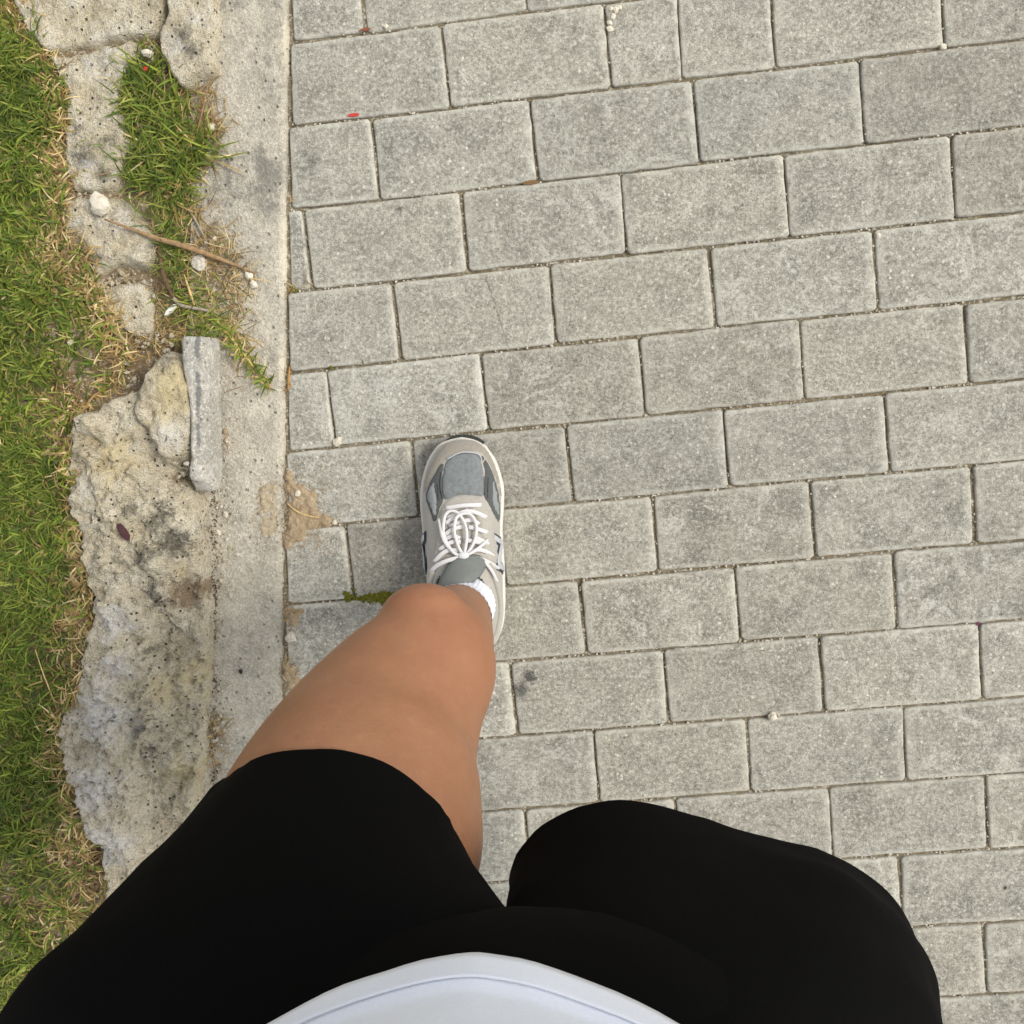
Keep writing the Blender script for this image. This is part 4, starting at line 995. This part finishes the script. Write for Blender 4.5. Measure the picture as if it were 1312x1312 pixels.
for zz in (.8868,):                                                # the stitched hem
    base = shirt_ring(zz, .176, .1298, TY0 - .006, 1.575); seam = []
    for p in base:
        n = Vector((p.x - MX, (p.y - TY0) * 1.6, 0)).normalized(); seam.append(p + n * (.0030 + .0013 * noise.noise(Vector((p.x * 30, p.y * 30, p.z * 9)))))
    Vt, Ft = tube_data(seam + seam[:1], .0007, 6); me = bpy.data.meshes.new('hem_seam'); me.from_pydata([tuple(v) for v in Vt], [], Ft); me.update(); on_person('hem_seam', me, M_SHIRT, shirt)
for s in (-1, 1):
    sh, el = Vector((MX + s * .150, TY0 - .01, 1.205)), Vector((MX + s * .235, TY0 + .10, 1.055)); n = 24; rings = []
    for t, r in ((-.25, .052), (.05, .061), (.3, .064), (.5, .066), (.62, .067)):
        c = sh.lerp(el, t); ax = (el - sh).normalized(); u1 = ax.orthogonal().normalized(); u2 = ax.cross(u1)
        rings.append([c + u1 * (r * math.cos(2 * math.pi * k / n)) + u2 * (r * math.sin(2 * math.pi * k / n)) for k in range(n)])
    V, F = loft(rings, False); me = bpy.data.meshes.new('sleeve'); me.from_pydata([tuple(v) for v in V], [], F); me.update()
    o = on_person('sleeve', me, M_SHIRT, shirt); md = o.modifiers.new('cloth', 'SOLIDIFY'); md.thickness = .0018

# sock with knitted ribs
def sock_mesh(path):
    V, F = [], []; n = 144; C = catmull([p for p, _, _ in path], 8); Rr = catmull([Vector((a, b, 0)) for _, a, b in path], 8)
    for i, c in enumerate(C):
        for k in range(n):
            a = 2 * math.pi * k / n; rib = .00035 * math.cos(a * 36) + .0002 * math.cos(i * 2.1)
            V.append(c + Vector((math.cos(a) * (Rr[i].x + rib), math.sin(a) * (Rr[i].y + rib), 0)))
    for i in range(len(C) - 1):
        for k in range(n): F.append((i * n + k, i * n + (k + 1) % n, (i + 1) * n + (k + 1) % n, (i + 1) * n + k))
    me = bpy.data.meshes.new('sock'); me.from_pydata([tuple(v) for v in V], [], F); me.update(); return me
sock = on_person('sock', sock_mesh([(ANK + Vector((.002, -.004, -.045)), .030, .040), (ANK + Vector((.001, 0, -.01)), .0305, .038), (KNEE.lerp(ANK, .93), .0302, .0330), (KNEE.lerp(ANK, .86), .0305, .0328), (KNEE.lerp(ANK, .74), .0345, .0365), (KNEE.lerp(ANK, .66), .0372, .0392)]), M_SOCK)

# sneaker: upper, then panels traced on its surface
OUTL = [(593, 560, 593), (578, 563, 608), (563, 570, 621), (552, 584, 632), (545, 600, 639), (540, 622, 645), (539, 645, 645.5), (541, 668, 644), (543, 690, 644), (546, 719, 646), (548, 749, 647), (551, 782, 647), (559, 806, 643), (572, 824, 634), (590, 834, 622), (606, 838, 608)]
HT = [.006, .014, .022, .030, .036, .043, .051, .061, .069, .078, .083, .078, .074, .074, .070, .055]
ZS = .024
Lp = catmull([at(a, v, ZS) for a, v, b in OUTL], 9); Rp = catmull([at(b, v, ZS) for a, v, b in OUTL], 9); Hh = [q.x for q in catmull([Vector((h, 0, 0)) for h in HT], 9)]
HEEL = at(607, 838, 0); nph = 84; V, F = [], []
for l, r, h in zip(Lp, Rp, Hh):
    c = (l + r) / 2; hw = (r - l).length / 2 * .955; sd = Vector((1, 0, 0))
    for k in range(nph + 1):
        ph = math.pi * k / nph; cs, sn = math.cos(ph), math.sin(ph)
        V.append(c + sd * (-hw * math.copysign(abs(cs) ** .82, cs)) + Vector((0, 0, -.006 + (h + .006) * abs(sn) ** .80)))
ns = len(Lp); ALLF = []
for i in range(ns - 1):
    for k in range(nph):
        q = (i * (nph + 1) + k, (i + 1) * (nph + 1) + k, (i + 1) * (nph + 1) + k + 1, i * (nph + 1) + k + 1); ALLF.append(q)
        m_ = (V[q[0]] + V[q[2]]) / 2; u, v = px(m_)
        tt = (v - 738) / 88
        if 0 < tt < 1 and abs(k + .5 - nph / 2) < 22 * math.sin(math.pi * (tt * .92 + .08)) ** .45: continue
        F.append(q)
BV = BVHTree.FromPolygons(V, ALLF)
ORG = Vector((0, 0, CAM_H))
def hit(u, v):
    d = (CAM_R @ Vector(((u - HALF) / FPX, -(v - HALF) / FPX, -1))).normalized(); h = BV.ray_cast(ORG, d)
    if h[0] is None: h = BV.find_nearest(at(u, v, ZS + .01))
    n = h[1] if h[1].dot(d) < 0 else -h[1]
    return h[0], n
def c4(pts): return [(480 + .2516 * x, 530 + .2516 * y) for x, y in pts]
SNK = []
def shoe_part(name, V, F, m, parent):
    me = bpy.data.meshes.new(name); me.from_pydata([tuple(Vector(v) - HEEL) for v in V], [], F); me.update()
    o = link(name, me, m, parent); SNK.append(o); return o
sn_me = bpy.data.meshes.new('sneaker'); sn_me.from_pydata([tuple(v - HEEL) for v in V], [], F); sn_me.update()
sneaker = link('sneaker', sn_me, M_SUEDE, person); sneaker.location = HEEL - FOOT
md = sneaker.modifiers.new('thick', 'SOLIDIFY'); md.thickness = .0025; md.offset = -1
def panel(name, pts, m, lift=.0012, edge=2.2, step=2.6, smooth=True):
    P = [(p.x, p.y) for p in catmull([Vector((x, y, 0)) for x, y in c4(pts)], 3, True)] if smooth else c4(pts)
    if not smooth:
        Q = []
        for a, b in zip(P, P[1:] + P[:1]):
            for j in range(5): Q.append((a[0] + (b[0] - a[0]) * j / 5, a[1] + (b[1] - a[1]) * j / 5))
        P = Q
    v2, F, nb = fill(P, step); d = seg_dist(np.array(v2), np.array(P)); V = []
    for (x, y), q in zip(v2, d):
        p, n = hit(x, y); V.append(p + n * (-.0004 + (lift + .0004) * sm(q / edge) ** .6))
    return shoe_part(name, V, F, m, sneaker)
panel('toe_guard', [(252, 420), (246, 360), (268, 290), (300, 235), (345, 165), (400, 138), (450, 132), (520, 134), (562, 165), (600, 225), (625, 290), (640, 350), (650, 430), (640, 440), (622, 365), (600, 300), (575, 245), (545, 205), (500, 195), (440, 195), (372, 225), (325, 280), (290, 335), (266, 390), (262, 430)], M_TAUPE, .0016)
panel('overlay', [(362, 228), (350, 280), (342, 340), (342, 400), (350, 440), (332, 490), (305, 562), (283, 505), (262, 445), (260, 400), (288, 335), (325, 270)], M_DKGREY, .0018)
panel('overlay', [(540, 205), (575, 245), (602, 300), (625, 370), (640, 450), (636, 562), (605, 515), (575, 455), (556, 425), (560, 330), (550, 250)], M_DKGREY, .0018)
panel('side_mesh', [(308, 330), (318, 400), (326, 462), (310, 542), (292, 500), (274, 440), (274, 395)], M_LTMESH, .0036, 1.0)
panel('side_mesh', [(594, 318), (612, 370), (630, 450), (632, 545), (608, 500), (592, 440)], M_LTMESH, .0036, 1.0)
panel('toe_mesh', [(374, 232), (440, 200), (518, 206), (540, 235), (556, 310), (556, 415), (520, 420), (440, 414), (395, 430), (352, 436), (341, 370), (350, 290)], M_MESH, .0024, 1.5)
panel('eyestay', [(345, 470), (385, 428), (440, 412), (505, 416), (550, 438), (580, 490), (600, 560), (615, 640), (628, 730), (610, 770), (560, 740), (540, 640), (520, 540), (480, 492), (420, 490), (385, 540), (372, 640), (360, 720), (310, 800), (280, 800), (305, 700), (322, 600), (328, 530)], M_SUEDE, .0028, 2.0)
for pts in (((372, 236), (440, 202), (518, 208), (542, 238)), ((346, 300), (340, 370), (352, 436)), ((560, 320), (558, 418)), ((330, 360), (332, 440)), ((575, 330), (572, 430))):
    path = []
    for u, v in c4([(p.x, p.y) for p in catmull([Vector((a, b, 0)) for a, b in pts], 6)]):
        p, n = hit(u, v); path.append(p + n * .0024)
    Vt, Ft = tube_data(path, .0008, 5); shoe_part('piping', Vt, Ft, M_SILVER if pts[0][0] == 372 else M_DKGREY, sneaker)
# tongue, dark opening, collar, laces
tp = c4([(345, 880), (362, 830), (392, 778), (430, 745), (470, 735), (520, 736), (546, 752), (546, 782), (520, 822), (470, 862), (415, 892), (380, 900)])
v2, Ft, nb = fill([(p.x, p.y) for p in catmull([Vector((x, y, 0)) for x, y in tp], 3, True)], 2.2); Vt = []
dd = seg_dist(np.array(v2), np.array(tp))
for (x, y), q in zip(v2, dd):
    z = .098 + .020 * sm((y - 712) / 45) - ((x - 592) / 24) ** 2 * .010 + .003 * sm(q / 2.5); Vt.append(at(x, y, z))
tong = shoe_part('tongue', Vt, Ft, M_TONGUE, sneaker); md = tong.modifiers.new('thick', 'SOLIDIFY'); md.thickness = .006; md.offset = -1
rim_l = [hit(u, v) for u, v in c4([(p.x, p.y) for p in catmull([Vector((a, b, 0)) for a, b in ((300, 800), (290, 850), (285, 920), (290, 1000), (330, 1090), (400, 1170), (480, 1210), (560, 1195), (610, 1130), (632, 1040), (634, 960), (620, 880), (596, 810), (575, 765))], 5)])]
Vt, Ft = tube_data([p + n * .001 for p, n in rim_l], .0042, 8); shoe_part('collar', Vt, Ft, M_SUEDE, sneaker)
LACES = [[(362, 480), (450, 466), (545, 463)], [(372, 532), (440, 502), (500, 496), (572, 526)], [(362, 558), (420, 516), (478, 490)], [(378, 572), (450, 546), (500, 541), (532, 562)], [(342, 628), (400, 586), (452, 572)], [(478, 575), (520, 582), (578, 604)],
         [(350, 642), (400, 621), (436, 634)], [(500, 622), (545, 642), (584, 664)], [(330, 692), (390, 652), (440, 650)], [(452, 640), (520, 650), (560, 668)], [(306, 754), (340, 715), (380, 692), (445, 700)], [(284, 806), (320, 770), (380, 742), (460, 727), (540, 737), (600, 764), (632, 790)], [(452, 718), (520, 690), (570, 700), (608, 726)]]
LOOPS = [[(455, 722), (410, 705), (375, 655), (356, 590), (366, 515), (392, 490), (430, 500), (465, 555), (474, 620), (466, 680), (458, 718)], [(462, 718), (440, 690), (422, 640), (412, 590), (420, 530), (446, 506), (490, 505), (518, 545), (522, 600), (505, 660), (468, 716)],
         [(458, 720), (500, 700), (545, 668), (580, 636)], [(398, 700), (360, 640), (345, 590), (330, 532)], [(560, 745), (600, 790), (625, 840), (640, 880)]]
for i, pts in enumerate(LACES + LOOPS):
    path = []; P = c4([(p.x, p.y) for p in catmull([Vector((a, b, 0)) for a, b in pts], 5)]); loop = i >= len(LACES)
    for j, (u, v) in enumerate(P):
        p, n = hit(u, v); t = j / (len(P) - 1)
        path.append(p + Vector((0, 0, .0045 + (.006 * math.sin(math.pi * t) + .002 if loop else .0022 * math.sin(math.pi * t) - .0012) + .0006 * (i % 3))))
    Vt, Ft = tube_data(path, .0027 if not loop else .0018, 8, .26 if not loop else .5); shoe_part('lace', Vt, Ft, M_LACE, sneaker)
p, n = hit(*c4([(456, 718)])[0]); Vt, Ft = ball(p + Vector((0, 0, .008)), .0055, (1.2, .9, .7)); shoe_part('lace_knot', Vt, Ft, M_LACE, sneaker)
# the letter N in dark outline with a silver face on both flanks
NP = [(0, 0), (.16, 0), (.30, .62), (.62, 0), (.80, 0), (1.02, 1), (.86, 1), (.72, .38), (.40, 1), (.22, 1)]
def grow(P, d):
    out = []
    for i in range(len(P)):
        a, b, c = (Vector((*P[k % len(P)], 0)) for k in (i - 1, i, i + 1)); t1, t2 = (b - a).normalized(), (c - b).normalized()
        n1, n2 = Vector((t1.y, -t1.x, 0)), Vector((t2.y, -t2.x, 0)); k = (n1 + n2) / max(.3, 1 + n1.dot(n2)); q = b + k * d; out.append((q.x, q.y))
    return out
for sgn in (-1, 1):
    for dgr, m, lift in ((.055, M_NAVY, .0012), (-.012, M_SILVER, .0026)):
        P = grow(NP, dgr); v2, Ft, nb = fill(P, .04, .15); Vt = []
        for x, y in v2:
            yy = at(600, 728, 0).y + x * .052; zz = .030 + y * .034
            h = BV.ray_cast(Vector((sgn * .5 + at(600, 700, 0).x, yy, zz)), Vector((-sgn, 0, 0)))
            q = h[0] if h[0] is not None else Vector((at(600, 700, 0).x + sgn * .03, yy, zz)); nn = h[1] if h[0] is not None else Vector((sgn, 0, 0))
            if nn.x * sgn < 0: nn = -nn
            Vt.append(q + nn * lift)
        o = shoe_part('emblem', Vt, Ft, m, sneaker); md = o.modifiers.new('thick', 'SOLIDIFY'); md.thickness = .0012; md.offset = -1
# midsole and outsole
def sole(name, z0, z1, k0, k1, m, rip=0):
    ol = [p for p in Lp] + [p for p in reversed(Rp)]; c = sum(ol, Vector()) / len(ol); n = len(ol); rings = []
    for t in range(7):
        f = t / 6; z = z0 + (z1 - z0) * f; k = k0 + (k1 - k0) * f + .012 * math.sin(math.pi * f)
        ring = []
        for i, p in enumerate(ol):
            spring = .010 * sm((p.y - at(592, 590, 0).y) / .03)
            rr = 1 + rip * (math.sin(p.y * 190) > .72) * (.3 < f < .9)
            q = c + (p - c) * (k * (1 - (rr - 1))); ring.append(Vector((q.x, q.y, z + spring * (1 - f * .4))))
        rings.append(ring)
    V, F = loft(rings); return shoe_part(name, V, F, m, sneaker)
sole('outsole', 0, .007, .97, .985, M_OUT)
sole('midsole', .0068, .030, .985, 1.0, M_MID, .018)
tc = []                                                                    # dark rubber toe bumper
for u, v in ((572, 567), (580, 562), (590, 559.5), (602, 560), (612, 563.5), (619, 568)): tc.append(at(u, v + 1.5, .030))
Vt, Ft = tube_data(catmull(tc, 4), .0042, 8); shoe_part('toe_bumper', Vt, Ft, M_OUT, sneaker)
# right sneaker: the same shoe mirrored, on its toes behind the shorts
s2 = sneaker.copy(); COL.objects.link(s2); s2.parent = person
for o in SNK:
    c = o.copy(); COL.objects.link(c); c.parent = s2
s2.location = Vector((.135, -.892, .212)) - FOOT; s2.scale = (-1, 1, 1); s2.rotation_euler = (R(-50), 0, 0)
sk2 = sock.copy(); sk2.data = sock_mesh([(RA + Vector((0, .0, -.035)), .033, .04), (RA, .033, .04), (RK.lerp(RA, .93), .0335, .045), (RK.lerp(RA, .8), .036, .05)]); COL.objects.link(sk2); sk2.parent = person; sk2.matrix_parent_inverse = inv
